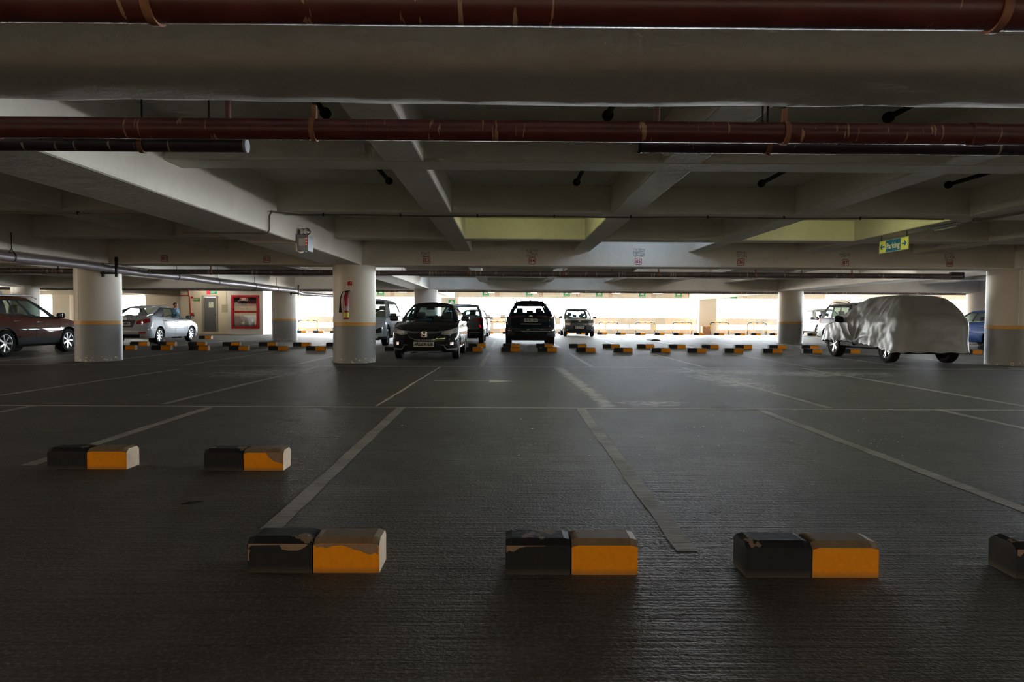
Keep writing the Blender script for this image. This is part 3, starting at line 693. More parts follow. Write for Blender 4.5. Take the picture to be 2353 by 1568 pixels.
# sprinkler drops
def sprinkler(x, y, label):
    t = thing('ceiling_sprinkler', label, 'sprinkler', (x, y, 2.93), 0, 'sprinkler branches in the ceiling cells')
    MB().tube([(0, 0, 0), (0, -.9, .0), (0, -1.75, .0)], .026, 12).build('branch_pipe', M['black_metal'], t, smooth=50)
    mb = MB(); mb.lathe([(0, -.02), (.042, -.02), (.05, 0), (.05, .035), (.03, .05), (.0, .05)], (0, 0, 0), 'y', 18); mb.build('sprinkler_head', M['black_metal'], t, smooth=50)
for i, x in enumerate((-1.64, .90, 3.44)): sprinkler(x, 6.2, 'black sprinkler branch in the nearest ceiling cells, %s from the left' % ORD[i])
for i, x in enumerate((-1.60, .93, 3.43, 5.97)): sprinkler(x, 9.26, 'black sprinkler branch in the second ceiling cells, %s from the left' % ORD[i])
# cable conduit along the second joist
t = thing('cable_conduit', 'thin cable conduit clipped along the joist and down the middle long beam', 'conduit', (0, 0, 0))
xs = [-3.33] + [-3.2 + i * .4 for i in range(27)]
mb = MB(); mb.tube([(-4.6, 9.76, 2.275), (-3.5, 9.76, 2.275), (-3.40, 9.76, 2.28), (-3.375, 9.76, 2.33), (-3.375, 9.76, 2.52), (-3.35, 9.78, 2.585), (-3.28, 10.1, 2.61)] + [(-3.1 + i * .345, 10.28, 2.612 + .006 * math.sin(i * .8)) for i in range(29)], .013, 10); mb.build('conduit_run', M['conduit'], t, smooth=50)
mb = MB()
for i in range(8): mb.box((-2.75 + i * 1.15, 10.28, 2.617), (.02, .03, .045))
mb.build('clip', M['black_metal'], t)
t = thing('cable_conduit', 'thin cable conduit clipped along the joist left of the middle long beam', 'conduit', (0, 0, 0))
mb = MB(); mb.tube([(-12 + i * .4, 10.28, 2.612 + .006 * math.sin(i * .7)) for i in range(20)], .013, 10); mb.build('conduit_run', M['conduit_tan'], t, smooth=50)
mb = MB()
for i in range(6): mb.box((-11.6 + i * 1.3, 10.28, 2.617), (.02, .03, .045))
mb.build('clip', M['black_metal'], t)
t = thing('cable_conduit', 'conduit rising to the right from the batten light', 'conduit', (0, 0, 0))
mb = MB(); mb.tube([(7.0, 10.28, 2.60), (7.2, 10.2, 2.615), (7.26, 9.6, 2.615), (7.27, 8.6, 2.62), (7.27, 7.4, 2.62)], .02, 10); mb.build('conduit_run', M['conduit'], t, smooth=50)
mb = MB(); mb.lathe([(0, -.03), (.05, -.03), (.05, .03), (0, .03)], (7.05, 10.28, 2.60), 'z', 14); mb.build('junction_box', M['conduit'], t)
t = thing('hanging_batten_light', 'unlit slim batten light under the joist near the Parking sign', 'light', (7.12, 11.1, 2.60))
MB().box((0, 0, .02), (.07, .62, .04), .006).build('housing', M['grey_metal'], t)
MB().tube([(0, -.28, -.015), (0, .28, -.015)], .014, 10).build('tube', plain('unlit_tube', (.5, .5, .48), .3), t)
# emergency light on the middle long beam
t = thing('emergency_light', 'twin headed grey emergency light on the middle long beam', 'emergency light', (-3.40, 11.2, 2.30))
MB().box((.10, 0, -.02), (.19, .30, .25), .008).build('case', M['emer'], t)
MB().box((.004, 0, -.02), (.008, .34, .28)).build('mount_plate', M['grey_metal'], t)
MB().box((.10, -.154, -.01), (.10, .006, .12), .002).build('face_plate', M['white'], t)
mb = MB()
for z in (.05, .0, -.05): mb.lathe([(0, -.010), (.008, -.008), (.008, 0)], (.165, -.15, z), 'y', 10)
mb.build('indicator', M['lens_red'], t)
for x, y in ((.06, .02), (.15, -.05)):
    mb = MB(); mb.lathe([(0, .06), (.035, .055), (.055, .02), (.06, -.02), (.056, -.035)], (x, y, .17), 'y', 20); mb.box((x, y + .02, .115), (.02, .02, .06)); h_ = mb.build('lamp_head', M['black_plastic'], t, smooth=50)
    MB().lathe([(0, -.04), (.03, -.038), (.054, -.03)], (x, y, .17), 'y', 20).build('lens', M['chrome'], h_, smooth=True)
t = thing('cable_conduit', 'short tan conduit looping under the emergency light', 'conduit', (0, 0, 0))
MB().tube([(-3.30, 11.1, 2.138), (-3.33, 11.02, 2.12), (-3.375, 10.99, 2.15), (-3.382, 10.99, 2.26), (-3.42, 10.99, 2.276), (-4.05, 10.99, 2.276), (-4.12, 10.99, 2.276)][::-1], .014, 10).build('conduit_run', M['conduit_tan'], t, smooth=50)
# Parking sign
t = thing('hanging_parking_sign', 'yellow and blue hanging Parking sign with arrows', 'sign', (6.93, 12.26, 2.43))
sg = MB().box((0, 0, 0), (.012, .92, .225), .002).build('panel', M['sign_yel'], t)
SR = Matrix.Rotation(-PI / 2, 4, 'Z')
def ST(y, z, dx=.008): return Matrix.Translation((-dx, y, z)) @ SR @ FACE
MB().box((-.0075, 0, 0), (.002, .47, .20)).build('blue_field', M['sign_blue'], sg)
mb = MB(); mb.text('Parking', .145, ST(0, -.005, .011), .001, .004); mb.build('lettering', plain('sign_letters', (.90, .90, .66), .5), sg)
mb = MB()
for s_ in (1, -1):
    poly = [(-.07, -.012), (.02, -.012), (-.005, -.045), (.028, -.045), (.075, 0), (.028, .045), (-.005, .045), (.02, .012), (-.07, .012)]
    poly = [(p[0] * s_, p[1]) for p in poly]
    mb.prism(poly, (-.002, 0, 0), (-.007, -s_ * .345, 0), (0, -1, 0), (0, 0, 1))
for c, d in (((-.0072, 0, .105), (.001, .9, .004)), ((-.0072, 0, -.105), (.001, .9, .004)), ((-.0072, .448, 0), (.001, .004, .21)), ((-.0072, -.448, 0), (.001, .004, .21))): mb.box(c, d)
mb.build('arrow', M['sign_blue'], sg)
mb = MB()
for y in (.40, -.40):
    mb.tube([(0, y, .11), (0, y, .34)], .004, 6)
    mb.tube([(0, y - .02, .11), (0, y - .02, .34)], .003, 6); mb.tube([(-.02, y - .03, .35), (.0, y, .33), (-.02, y + .03, .36)], .006, 6)
mb.build('chain', M['black_metal'], t)

# ------------------------------------------------------------------ painted numbers and signs
def round_frame(mb, w, h, r, th, T, dp=.002):
    def loop(w, h, r):
        P = []
        for cx, cy, a0 in ((w / 2 - r, h / 2 - r, 0), (-w / 2 + r, h / 2 - r, 90), (-w / 2 + r, -h / 2 + r, 180), (w / 2 - r, -h / 2 + r, 270)):
            for k in range(6): a = math.radians(a0 + k * 18); P.append((cx + r * math.cos(a), cy + r * math.sin(a)))
        return P
    A = loop(w, h, r); B = loop(w - 2 * th, h - 2 * th, max(.004, r - th)); n = len(A)
    vs = [T @ Vector((p[0], p[1], dp)) for p in A] + [T @ Vector((p[0], p[1], dp)) for p in B]
    mb.add(vs, [(i, (i + 1) % n, n + (i + 1) % n, n + i) for i in range(n)])
for num, x in (('80', -11.75), ('81', -8.02), ('82', -5.63), ('83', -1.89), ('84', .585), ('85', 3.08), ('86', 5.50), ('87', 7.97), ('88', 10.44)):
    t = thing('bay_number_sign', 'red stencilled bay number %s in a rounded box on the beam' % num, 'painted number', (x, 16.098, 2.425), 0, 'red bay numbers on the beam')
    mb = MB(); mb.text(num, .125, TT(0, 0, -.003), .001, .0015); mb.build('digits', M['paint_red'], t)
    mb = MB(); round_frame(mb, .165, .165, .03, .014, TT(0, 0, 0)); mb.build('box_outline', M['paint_red'], t)
for x, w, h, z, l in ((-1.92, .22, .12, 2.565, '83'), (.585, .28, .19, 2.605, '84'), (3.09, .28, .20, 2.63, '85'), (5.52, .26, .16, 2.60, '86'), (7.95, .26, .10, 2.60, '87'), (10.44, .24, .16, 2.60, '88')):
    mb = MB(); vs = [(0, 0, 0)]; n = 28
    P = []
    for k in range(n):
        u = k / n * 4; sgm = int(u); f_ = u - sgm
        p = [(-.5 + f_, -.5), (.5, -.5 + f_), (.5 - f_, .5), (-.5, .5 - f_)][sgm]
        j = 1 + .10 * noise.noise(Vector((p[0] * 9 + x, p[1] * 9, 3)))
        P.append((p[0] * w * j, 0, p[1] * h * j))
    mb.add([(0, 0, 0)] + P, [(0, 1 + k, 1 + (k + 1) % n) for k in range(n)])
    o = mb.build('torn_poster', M['patch']); o.location = (x, 16.097, z); tag(o, 'grey torn poster residue above a red bay number, %s from the left along the beam' % ORD[int(l) - 83], 'poster residue', 'torn poster residue on the beam')
def green_sign(x, y, z, label):
    t = thing('green_parking_sign', label, 'sign', (x, y, z), 0, 'green parking boards at the far side')
    MB().box((0, 0, 0), (.42, .015, .32), .003).build('panel', M['green'], t)
    mb = MB(); mb.text('PARKING', .08, TT(0, -.009, -.115), .001, .002)
    mb.prism([(-.12, -.05), (-.12, .02), (-.08, .03), (-.05, .09), (.05, .09), (.08, .03), (.12, .02), (.12, -.05)], (0, -.002, 0), (0, -.007, .02)); mb.build('pictogram', M['white'], t)
    MB().box((-.34, 0, -.02), (.22, .012, .24), .002).build('side_label', M['white'], t)
BX = [(875, 'first'), (1116, 'second'), (1216, 'third'), (1302, 'fourth'), (1377, 'fifth'), (1476, 'sixth'), (1560, 'seventh'), (1687, 'eighth')]
for px, o_ in BX:
    x = (px - 1165) / 1569 * 44.8
    green_sign(x, 44.88, 2.62 if px < 1600 else 2.52, 'small green PARKING board on the far edge beam, %s from the left' % o_)
    t = thing('bay_number_sign', 'faint red boxed number right of the %s green board on the far edge beam' % o_, 'painted number', (x + .75, 44.895, 2.56), 0, 'faint red numbers on the far beam')
    mb = MB(); mb.text(str(26 - ORD.index(o_)), .16, TT(0, 0, 0), .001); mb.build('digits', M['paint_red'], t)
    mb = MB(); round_frame(mb, .24, .24, .04, .018, TT(0, 0, 0)); mb.build('box_outline', M['paint_red'], t)
green_sign(-3.62, 44.78, 2.02, 'green PARKING board on the square pier behind the black sedan')
t = thing('notice_board', 'small white notice under a red number on the pier behind the people carrier', 'notice', (21.75, 44.78, 2.10))
MB().box((0, 0, 0), (.30, .012, .16), .002).build('panel', M['white'], t)
mb = MB(); mb.box((0, -.008, .0), (.22, .002, .02)); mb.build('print', M['ink'], t)
for x, nm in ((25.6, 'left'), (30.4, 'right')):
    t = thing('bay_number_sign', 'faint red number on the far edge beam above the covered car, %s one' % nm, 'painted number', (x - 1.9, 44.895, 2.56))
    mb = MB(); mb.text('20', .16, TT(0, 0, 0), .001); mb.build('digits', M['paint_red'], t)
    mb = MB(); round_frame(mb, .24, .24, .04, .018, TT(0, 0, 0)); mb.build('box_outline', M['paint_red'], t)
# extinguisher and its sign on the middle column
e = extinguisher('fire_extinguisher', 'tall red fire extinguisher hung on the middle column', -3.70, 15.76, 1.03, .66, .065, M['ext_red'])
MB().lathe([(.066, .04), (.066, .15)], (0, 0, 0), 'z', 20).build('label_band', M['label_y'], e)
MB().lathe([(.066, .2), (.066, .30)], (0, 0, 0), 'z', 20).build('label_sheet', plain('extinguisher_label', (.40, .30, .30), .6), e)
mb = MB(); mb.tube([(0, -.02, .64), (-.08, -.03, .62), (-.12, -.03, .5), (-.13, -.03, .4)], .012, 10); mb.lathe([(.016, .42), (.022, .3), (.036, .16), (.030, .15)], (-.13, -.03, 0), 'z', 14); mb.build('discharge_horn', M['black_plastic'], e, smooth=50)
MB().box((0, .075, .6), (.05, .03, .12)).build('wall_mount', M['black_metal'], e)
t = thing('extinguisher_sign', 'red and white extinguisher sign on the middle column', 'sign', (-3.64, 15.845, 1.845))
MB().box((0, 0, 0), (.145, .008, .15), .002).build('panel', plain('sign_cream', (.75, .64, .56), .5), t)
mb = MB(); mb.box((.01, -.006, .01), (.095, .004, .10), .0); mb.box((-.056, -.006, .01), (.016, .004, .08)); mb.build('red_field', M['red'], t)
mb = MB(); mb.text('FIRE', .035, TT(.01, -.010, -.03), .001); mb.box((.03, -.009, .03), (.02, .002, .035)); mb.build('print', plain('sign_print', (.7, .5, .42), .5), t)

# ------------------------------------------------------------------ lamps tucked behind the joists, some added as fill
def tube_lamp(x, y, z, L_, m, label):
    t = thing('ceiling_tube_light', label, 'light', (x, y, z))
    MB().box((0, 0, .03), (L_, .07, .04), .004).build('housing', M['grey_metal'], t)
    MB().tube([(-L_ / 2 + .03, 0, -.012), (L_ / 2 - .03, 0, -.012)], .016, 8).build('tube', m, t)
tube_lamp(.35, 11.3, 2.98, 1.2, M['tube_warm'], 'lit tube light lighting the yellow ceiling cell left of centre')
tube_lamp(5.75, 11.3, 2.98, 1.2, M['tube_warm'], 'lit tube light lighting the yellow ceiling cell by the Parking sign')
tube_lamp(3.1, 14.4, 2.98, 1.0, M['tube_cool'], 'lit cool tube light behind the last joist over bay 85')
tube_lamp(-2.3, 27.6, 2.98, 1.2, M['tube_cool'], 'lit cool tube light before the second column row, left')
tube_lamp(3.1, 27.6, 2.98, 1.2, M['tube_cool'], 'lit cool tube light before the second column row, middle')
for i, (x, y) in enumerate(((-13.9, 20.7), (-5.4, 20.7), (5.75, 20.7), (11.1, 20.7), (-5.3, 24.1), (5.75, 24.1), (8.4, 27.4), (-8.2, 27.4), (-14, 27.4), (17, 27.4), (-14, 34.9), (-5.3, 34.9), (5.75, 34.9), (13.9, 34.9))):
    tube_lamp(x, y, 2.98, 1.2, M['tube_white'], 'unseen tube light added behind a joist to brighten the space beyond the numbered beam, %s of them' % ORD[i])  # added fill lamps, hidden by the joists, to lift the far bays
tube_lamp(-16.9, 38.35, 2.95, 1.2, M['tube_door_fill'], 'unseen tube light added to brighten the exit door wall')  # added fill lamp, out of sight, brightening the stair core wall
for i, (x, y) in enumerate(((-8, -4.6), (0, -4.6), (8, -4.6))): tube_lamp(x, y, 2.98, 1.2, M['tube_back_fill'], 'unseen warm tube light added over the bays behind the viewpoint, %s' % ORD[i])  # added warm fill lamps, out of view, for surfaces facing the camera
CAMYAW, CAMPITCH, CAMROLL, SKY, EXPO, BACK, LEFT = -.00752, .035636, .0055, 64.0, .22, (.050, .037, .024), (.88, .71, .55)

# ------------------------------------------------------------------ cars
def spline(pts):
    xs = [p[0] for p in pts]; ys = [p[1] for p in pts]; n = len(xs)
    d = [(ys[i + 1] - ys[i]) / (xs[i + 1] - xs[i]) for i in range(n - 1)]
    m = [d[0]] + [0 if d[i - 1] * d[i] <= 0 else 2 * d[i - 1] * d[i] / (d[i - 1] + d[i]) for i in range(1, n - 1)] + [d[-1]]
    def f(x):
        if x <= xs[0]: return ys[0]
        if x >= xs[-1]: return ys[-1]
        i = 0
        while x > xs[i + 1]: i += 1
        h = xs[i + 1] - xs[i]; t = (x - xs[i]) / h
        return (2 * t**3 - 3 * t**2 + 1) * ys[i] + (t**3 - 2 * t**2 + t) * h * m[i] + (-2 * t**3 + 3 * t**2) * ys[i + 1] + (t**3 - t**2) * h * m[i + 1]
    return f
def half_plan(Lh, w, rc, bow, ns, ne=7, na=9):
    """points from the end centre (y=0) round the corner and along the side to x=0"""
    P = []
    for i in range(ne):
        y = (w - rc) * i / ne; P.append((Lh - bow * (y / w)**2, y))
    b = bow * ((w - rc) / w)**2
    for i in range(na + 1):
        a = PI / 2 * i / na; P.append((Lh - b - rc + rc * math.cos(a), w - rc + rc * math.sin(a)))
    x0 = Lh - b - rc
    for i in range(1, ns + 1): P.append((x0 * (1 - i / ns), w))
    return P
WHEELS = {}
def wheel(parent, x, y, side, r, wdt, nsp, style):
    """tyre with a rim as its sub-part; side=+1 faces +y"""
    key = (r, wdt, nsp, style, side)
    if key not in WHEELS:
        rr = r * .70; a = MB(); o = wdt / 2
        a.lathe([(rr, -o * .8), (r * .86, -o), (r * .97, -o * .86), (r, -o * .6), (r, 0), (r, o * .6), (r * .97, o * .86), (r * .86, o), (rr, o * .86), (rr * .98, o * .5), (rr * .98, -o * .5)], (0, 0, 0), 'y', 40, closed=True)
        b = MB(); s_ = side
        b.lathe([(rr, o * .84), (rr * .93, o * .88), (rr * .91, o * .70), (rr * .90, .0)], (0, 0, 0), 'y', 40)
        b.lathe([(0, o * .62), (rr * .2, o * .66), (rr * .24, o * .5), (rr * .24, 0)], (0, 0, 0), 'y', 24)
        b.lathe([(0, -.01), (rr * .93, -.01)], (0, 0, 0), 'y', 30, 1)
        for k in range(nsp):
            am = 2 * PI * k / nsp
            for da in ((0,) if style != 'twin' else (-.16, .16)):
                wv = {'wide': .34, 'thin': .18, 'twin': .14}[style] * (1 if nsp < 8 else .75)
                c, d = math.cos(am + da), math.sin(am + da); t = Vector((-d, 0, c))
                vs = []
                for rad, ww, yy in ((rr * .16, wv * .55, o * .64), (rr * .55, wv * .5, o * .72), (rr * .93, wv * (.78 if style == 'wide' else .55), o * .76)):
                    for q, dy in ((-1, 0), (1, 0), (1, -.035), (-1, -.035)):
                        p = Vector((c, 0, d)) * rad + t * q * ww * rr * .5; vs.append((p.x, yy + dy, p.z))
                fs = []
                for i in range(2):
                    for j in range(4): fs.append((i * 4 + j, i * 4 + (j + 1) % 4, i * 4 + 4 + (j + 1) % 4, i * 4 + 4 + j))
                fs.append((8, 9, 10, 11)); b.add(vs, fs)
        if s_ < 0:
            for q in (a, b): q.v = [(p[0], -p[1], p[2]) for p in q.v]
        t0 = a.build('wheel', M['tyre'], smooth=40); r0 = b.build('rim', [M['alloy'], M['well']], t0, smooth=40)
        WHEELS[key] = (t0.data, r0.data); bpy.data.objects.remove(r0); bpy.data.objects.remove(t0)
    dt, dr = WHEELS[key]
    t = bpy.data.objects.new('wheel', dt); COL.objects.link(t); t.parent = parent; t.location = (x, y, r)
    q = bpy.data.objects.new('rim', dr); COL.objects.link(q); q.parent = t
    return t

class Car:
    def __init__(s, name, label, loc, heading, S, cat='car'):
        """local frame: +x forward, +y left; origin between the axles on the floor"""
        s.S = S; s.t = thing(name, label, cat, loc, heading)
        wb = S['wb']; s.xf = wb / 2 + S['fo']; s.xr = s.xf - S['L']; s.w = S['W'] / 2
        s.r = S.get('r', .32); s.P = M[S['paint']]
        s.body(); s.cabin(); s.undersides(); s.interior()
        bmv = s.allv; s.bvh = BVHTree.FromPolygons([Vector(v) for v in bmv.v], bmv.f)
    def body(s):
        S = s.S; w = s.w; ztop = spline(S['top']); fin = spline(S['fin']); rin = spline(S['rin']); sin_ = spline(S.get('sin', [(.2, .05), (.4, .005), (.6, 0), (.85, .015), (1.05, .045)]))
        ns = 34
        xm = (s.xf + s.xr) / 2; Lh = S['L'] / 2
        F = half_plan(Lh, w, S.get('rcf', .38), S.get('bowf', .16), ns); R = half_plan(Lh, w, S.get('rcr', .30), S.get('bowr', .10), ns)
        prof = [(xm + p[0], p[1]) for p in F] + [(xm - p[0], p[1]) for p in R[::-1][1:]]     # front centre -> side -> rear centre
        s.prof_y = prof
        zs = S['sill']; ra = s.r + S.get('gap', .055); nv = 16; wx = (S['wb'] / 2, -S['wb'] / 2)
        zfb, zrb = S.get('zfb', .2), S.get('zrb', .24)
        def zlow(x, y):
            e = max(0, min(1, (abs(x - xm) - Lh + .75) / .5)); base = zs * (1 - e) + (zfb if x > xm else zrb) * e
            if y > w * .8:
                for a in wx:
                    if abs(x - a) < ra: base = max(base, s.r + math.sqrt(ra * ra - (x - a)**2))
            return base
        rows = []
        for v in range(nv + 1):
            k = v / nv; row = []
            for (x, y) in prof:
                zl = zlow(x, y); zt = max(ztop(x), zl + .05); z = zl + (zt - zl) * k
                e = max(0., (abs(x - xm) - (Lh - 1.0)) / 1.0); e = min(1, e)**1.6
                # ends use the height of the end profile at this z
                ins = (fin if x > xm else rin)(z) * e
                yy = y * (w - sin_(z)) / w
                if v == nv: yy *= .985
                row.append((x - math.copysign(ins, x - xm), yy, z))
            rows.append(row)
        n = len(prof); mb = MB(); s.cladz = S.get('clad', 0)
        def put(sgn):
            for v in range(nv):
                for i in range(n - 1):
                    q = [rows[v][i], rows[v][i + 1], rows[v + 1][i + 1], rows[v + 1][i]]
                    zc = sum(p[2] for p in q) / 4; lowv = (v + .5) / nv
                    mi = 1 if (s.cladz and (zc < s.cladz or (lowv < .10 and zc > s.cladz))) else 0
                    f = [(p[0], p[1] * sgn, p[2]) for p in q]
                    mb.add(f, [(0, 1, 2, 3) if sgn < 0 else (3, 2, 1, 0)], mi)
        put(1); put(-1)
        # deck: bonnet, boot, with the cabin left open
        K = 10; top = rows[nv]; xc, xb = S['cab'][0] - .06, S['cab'][1] + .04
        for i in range(n - 1):
            xa = (top[i][0] + top[i + 1][0]) / 2
            if xb < xa < xc: continue
            G = []
            for p in (top[i], top[i + 1]):
                cr = S.get('crown', .045) * (p[1] / w)
                G.append([(p[0], p[1] * (2 * k / K - 1), p[2] + cr * (1 - (2 * k / K - 1)**2)) for k in range(K + 1)])
            mb.grid(G, 0)
        s.rows = rows; s.ztop = ztop
        s.body_o = mb.build('body', [s.P, M['dark_trim']], s.t, smooth=38)
        s.allv = MB(); s.allv.add(mb.v, mb.f)
    def cabin(s):
        S = s.S; xc, xr_, xrf, xrr, H = S['cab'][0], S['cab'][1], S['cab'][2], S['cab'][3], S['H']
        wb, wr = s.w - S.get('tin', .075), S.get('wr', s.w * .70)
        def ring(xa, xb, w, rf, rb, bf, bb):
            xm = (xa + xb) / 2; L_ = (xa - xb) / 2; ns = 20
            F = half_plan(L_, w, rf, bf, ns, 6, 5); R = half_plan(L_, w, rb, bb, ns, 6, 5)
            return [(xm + p[0], p[1]) for p in F] + [(xm - p[0], p[1]) for p in R[::-1][1:]]
        A = ring(xc, xr_, wb, .16, .16, .26, .12); B = ring(xrf, xrr, wr, .14, .14, .12, .06); n = len(A); nt = 12
        zb = lambda x: s.ztop(x) - .015
        rows = []
        for t in range(nt + 1):
            k = t / nt; row = []
            for (p, q) in zip(A, B):
                z0 = zb(p[0]); z1 = H - .045 - S.get('rdrop', .03) * ((q[0] - xrf * .3) / 1.5)**2 * (1 if q[0] < 0 else .7)
                bu = S.get('bulge', .03) * math.sin(PI * min(1, k)); kx = k
                row.append((p[0] + (q[0] - p[0]) * kx + (.05 * math.sin(PI * k) if q[0] > xrf - .2 else (-.04 * math.sin(PI * k) if q[0] < xrr + .2 else 0)), (p[1] + (q[1] - p[1]) * k**1.25) + (bu * (p[1] / wb)), z0 + (z1 - z0) * k))
            rows.append(row)
        body = MB(); glass = {'windshield': MB(), 'rear_window': MB()}; sw = {}
        nf = 6 + 3; ends = 6 + 4          # index ranges: front pane 0..ends
        side_lo, side_hi = 12, n - 13
        win = S['win']                     # side windows as (u0,u1) fractions from front to rear
        def u_of(i): return (i + .5 - 11) / (n - 23)
        for t in range(nt):
            kt = (t + .5) / nt
            for i in range(n - 1):
                for sg in (1, -1):
                    q = [rows[t][i], rows[t][i + 1], rows[t + 1][i + 1], rows[t + 1][i]]
                    f = [(p[0], p[1] * sg, p[2]) for p in q]; fs = [(3, 2, 1, 0) if sg > 0 else (0, 1, 2, 3)]
                    tgt = None
                    if i < 7 and .0 < kt < .92: tgt = glass['windshield']
                    elif i >= n - S.get('rgi', 8) and S.get('rg', (.12, .86))[0] < kt < S.get('rg', (.12, .86))[1]: tgt = glass['rear_window']
                    elif .06 < kt < .86:
                        for j, (a, b2) in enumerate(win):
                            sh = .0
                            if a < u_of(i) < b2:
                                tgt = sw.setdefault((sg, j), MB())
                    if tgt: tgt.add(f, fs)
                    else:
                        mi = 0
                        if 10 <= i <= n - 12 and kt < .9 and S.get('dark_pillars', True): mi = 1
                        body.add(f, fs, mi)
        K = 12; top = rows[nt]; n2 = len(top)
        for i in range(n2 - 1):
            G = []
            for p in (top[i], top[i + 1]):
                cr = .05 * (p[1] / wr)
                G.append([(p[0], p[1] * (2 * k / K - 1), p[2] + cr * (1 - (2 * k / K - 1)**2)) for k in range(K + 1)])
            body.grid(G, 2)
        s.roof_o = body.build('roof', [s.P, M['black_plastic'], M[S.get('roofp', S['paint'])]], s.t, smooth=38)
        gm = M['glass']
        for k, g in glass.items():
            g.build(k, gm if k == 'windshield' else M[S.get('rglass', 'glass')], s.t, smooth=True)
        for k, g in sw.items(): g.build('side_window', M[S.get('sglass', 'glass')], s.t, smooth=True)
        s.allv.add(body.v, body.f)
        for g in list(glass.values()) + list(sw.values()): s.allv.add(g.v, g.f)
        s.crow = rows
    def undersides(s):
        S = s.S; mb = MB(); w = s.w; r = s.r
        mb.box(((s.xf + s.xr) / 2, 0, .30), (S['L'] - .45, w * 2 - .50, .16))
        ww = S.get('tw', .20)
        for a in (S['wb'] / 2, -S['wb'] / 2):
            mb.box((a, 0, r + .34), ((r + .06) * 2, w * 2 - .16, .012))
        mb.box((0, 0, .42), (S['wb'] - 2 * r - .14, w * 2 - .14, .28))
        mb.box((S['wb'] / 2 + r + .09, 0, .45), (.05, w * 2 - .3, .3)); mb.box((-S['wb'] / 2 - r - .09, 0, .45), (.05, w * 2 - .3, .3))
        for a in (S['wb'] / 2, -S['wb'] / 2): mb.box((a, 0, .5), (r * 2.1, w * 2 - .62, .42))
        mb.build('underbody', M['well'], s.t)
        for a in (S['wb'] / 2, -S['wb'] / 2):
            for sd in (1, -1): wheel(s.t, a, sd * (w - ww / 2 - .012), sd, r, ww, S.get('spokes', 8), S.get('wst', 'wide'))
    def interior(s):
        S = s.S; w = s.w; zf = .42
        MB().box(((S['cab'][0] + S['cab'][1]) / 2 - .1, 0, .60), (S['cab'][0] - S['cab'][1] - .5, w * 2 - .3, .10)).build('cabin_floor', M['interior'], s.t)
        MB().box((S['cab'][0] - .42, 0, .80), (.55, w * 2 - .24, .22), .05).build('dashboard', M['interior'], s.t)
        sm = M[S.get('seat', 'seat_grey')]; hz = S['H']
        for x, ys in ((-.15, (.38, -.38)), (-.98, (.40, 0, -.40))):
            for y in ys:
                mb = MB(); h0 = hz - (.46 if x > -.5 else .56)
                mb.box((x + .22, y, .62), (.48, .46, .14), .05)
                mb.box((x - .05, y, .62 + (h0 - .62) / 2), (.13, .46, h0 - .62), .05, Matrix.Rotation(-.16, 3, 'Y'))
                mb.box((x - .16, y, h0 + .10), (.09, .26, .19), .04)
                mb.build('seat', sm, s.t, smooth=40)
        mb = MB(); mb.lathe([(.18 + .014 * math.cos(a), .014 * math.sin(a)) for a in [2 * PI * k / 8 for k in range(8)]], (0, 0, 0), 'x', 24, closed=True); mb.box((0, 0, 0), (.02, .34, .04))
        o = mb.build('steering_wheel', M['black_plastic'], s.t); o.location = (S['cab'][0] - .78, -.37, .92); o.rotation_euler = (0, .4, 0)
    # --- patches laid on the skin
    def hit(s, d, a, b):
        if d == 'f': o, v = Vector((6, a, b)), Vector((-1, 0, 0))
        elif d == 'r': o, v = Vector((-6, a, b)), Vector((1, 0, 0))
        elif d == 'l': o, v = Vector((a, 4, b)), Vector((0, -1, 0))
        elif d == 'R': o, v = Vector((a, -4, b)), Vector((0, 1, 0))
        else: o, v = Vector((a, b, 5)), Vector((0, 0, -1))
        p, nr, i, ds = s.bvh.ray_cast(o, v)
        if p is None:
            p, nr, i, ds = s.bvh.find_nearest(o + v * (6 - abs(s.xf) if d in 'fr' else 3))
        if nr.dot(v) > 0: nr = -nr
        return p, nr
    def patch(s, name, d, top, bot, m, off=.006, th=.012, nu=10, nv=3, parent=None):
        def ev(L_, t):
            k = t * (len(L_) - 1); i = min(int(k), len(L_) - 2); f = k - i
            return (L_[i][0] * (1 - f) + L_[i + 1][0] * f, L_[i][1] * (1 - f) + L_[i + 1][1] * f)
        G = []; B = []
        for i in range(nu + 1):
            t = ev(top, i / nu); b = ev(bot, i / nu); r1 = []; r2 = []
            for j in range(nv + 1):
                k = j / nv; p, nr = s.hit(d, b[0] + (t[0] - b[0]) * k, b[1] + (t[1] - b[1]) * k)
                r1.append(tuple(p + nr * off)); r2.append(tuple(p + nr * (off - th)))
            G.append(r1); B.append(r2)
        mb = MB(); mb.grid(G); mb.grid(B, flip=True)
        edge = [(i, 0) for i in range(nu + 1)] + [(nu, j) for j in range(1, nv + 1)] + [(i, nv) for i in range(nu - 1, -1, -1)] + [(0, j) for j in range(nv - 1, 0, -1)]
        for k in range(len(edge)):
            a, b = edge[k], edge[(k + 1) % len(edge)]
            mb.add([G[a[0]][a[1]], G[b[0]][b[1]], B[b[0]][b[1]], B[a[0]][a[1]]], [(0, 1, 2, 3)])
        return mb.build(name, m, parent or s.t, smooth=35)
    def sym(s, name, d, top, bot, m, **k):
        s.patch(name, d, top, bot, m, **k)
        return s.patch(name, d, [(-p[0], p[1]) for p in top], [(-p[0], p[1]) for p in bot], m, **k)
    def both(s, name, top, bot, m, **k):
        for d in 'lR': s.patch(name, d, top, bot, m, **k)
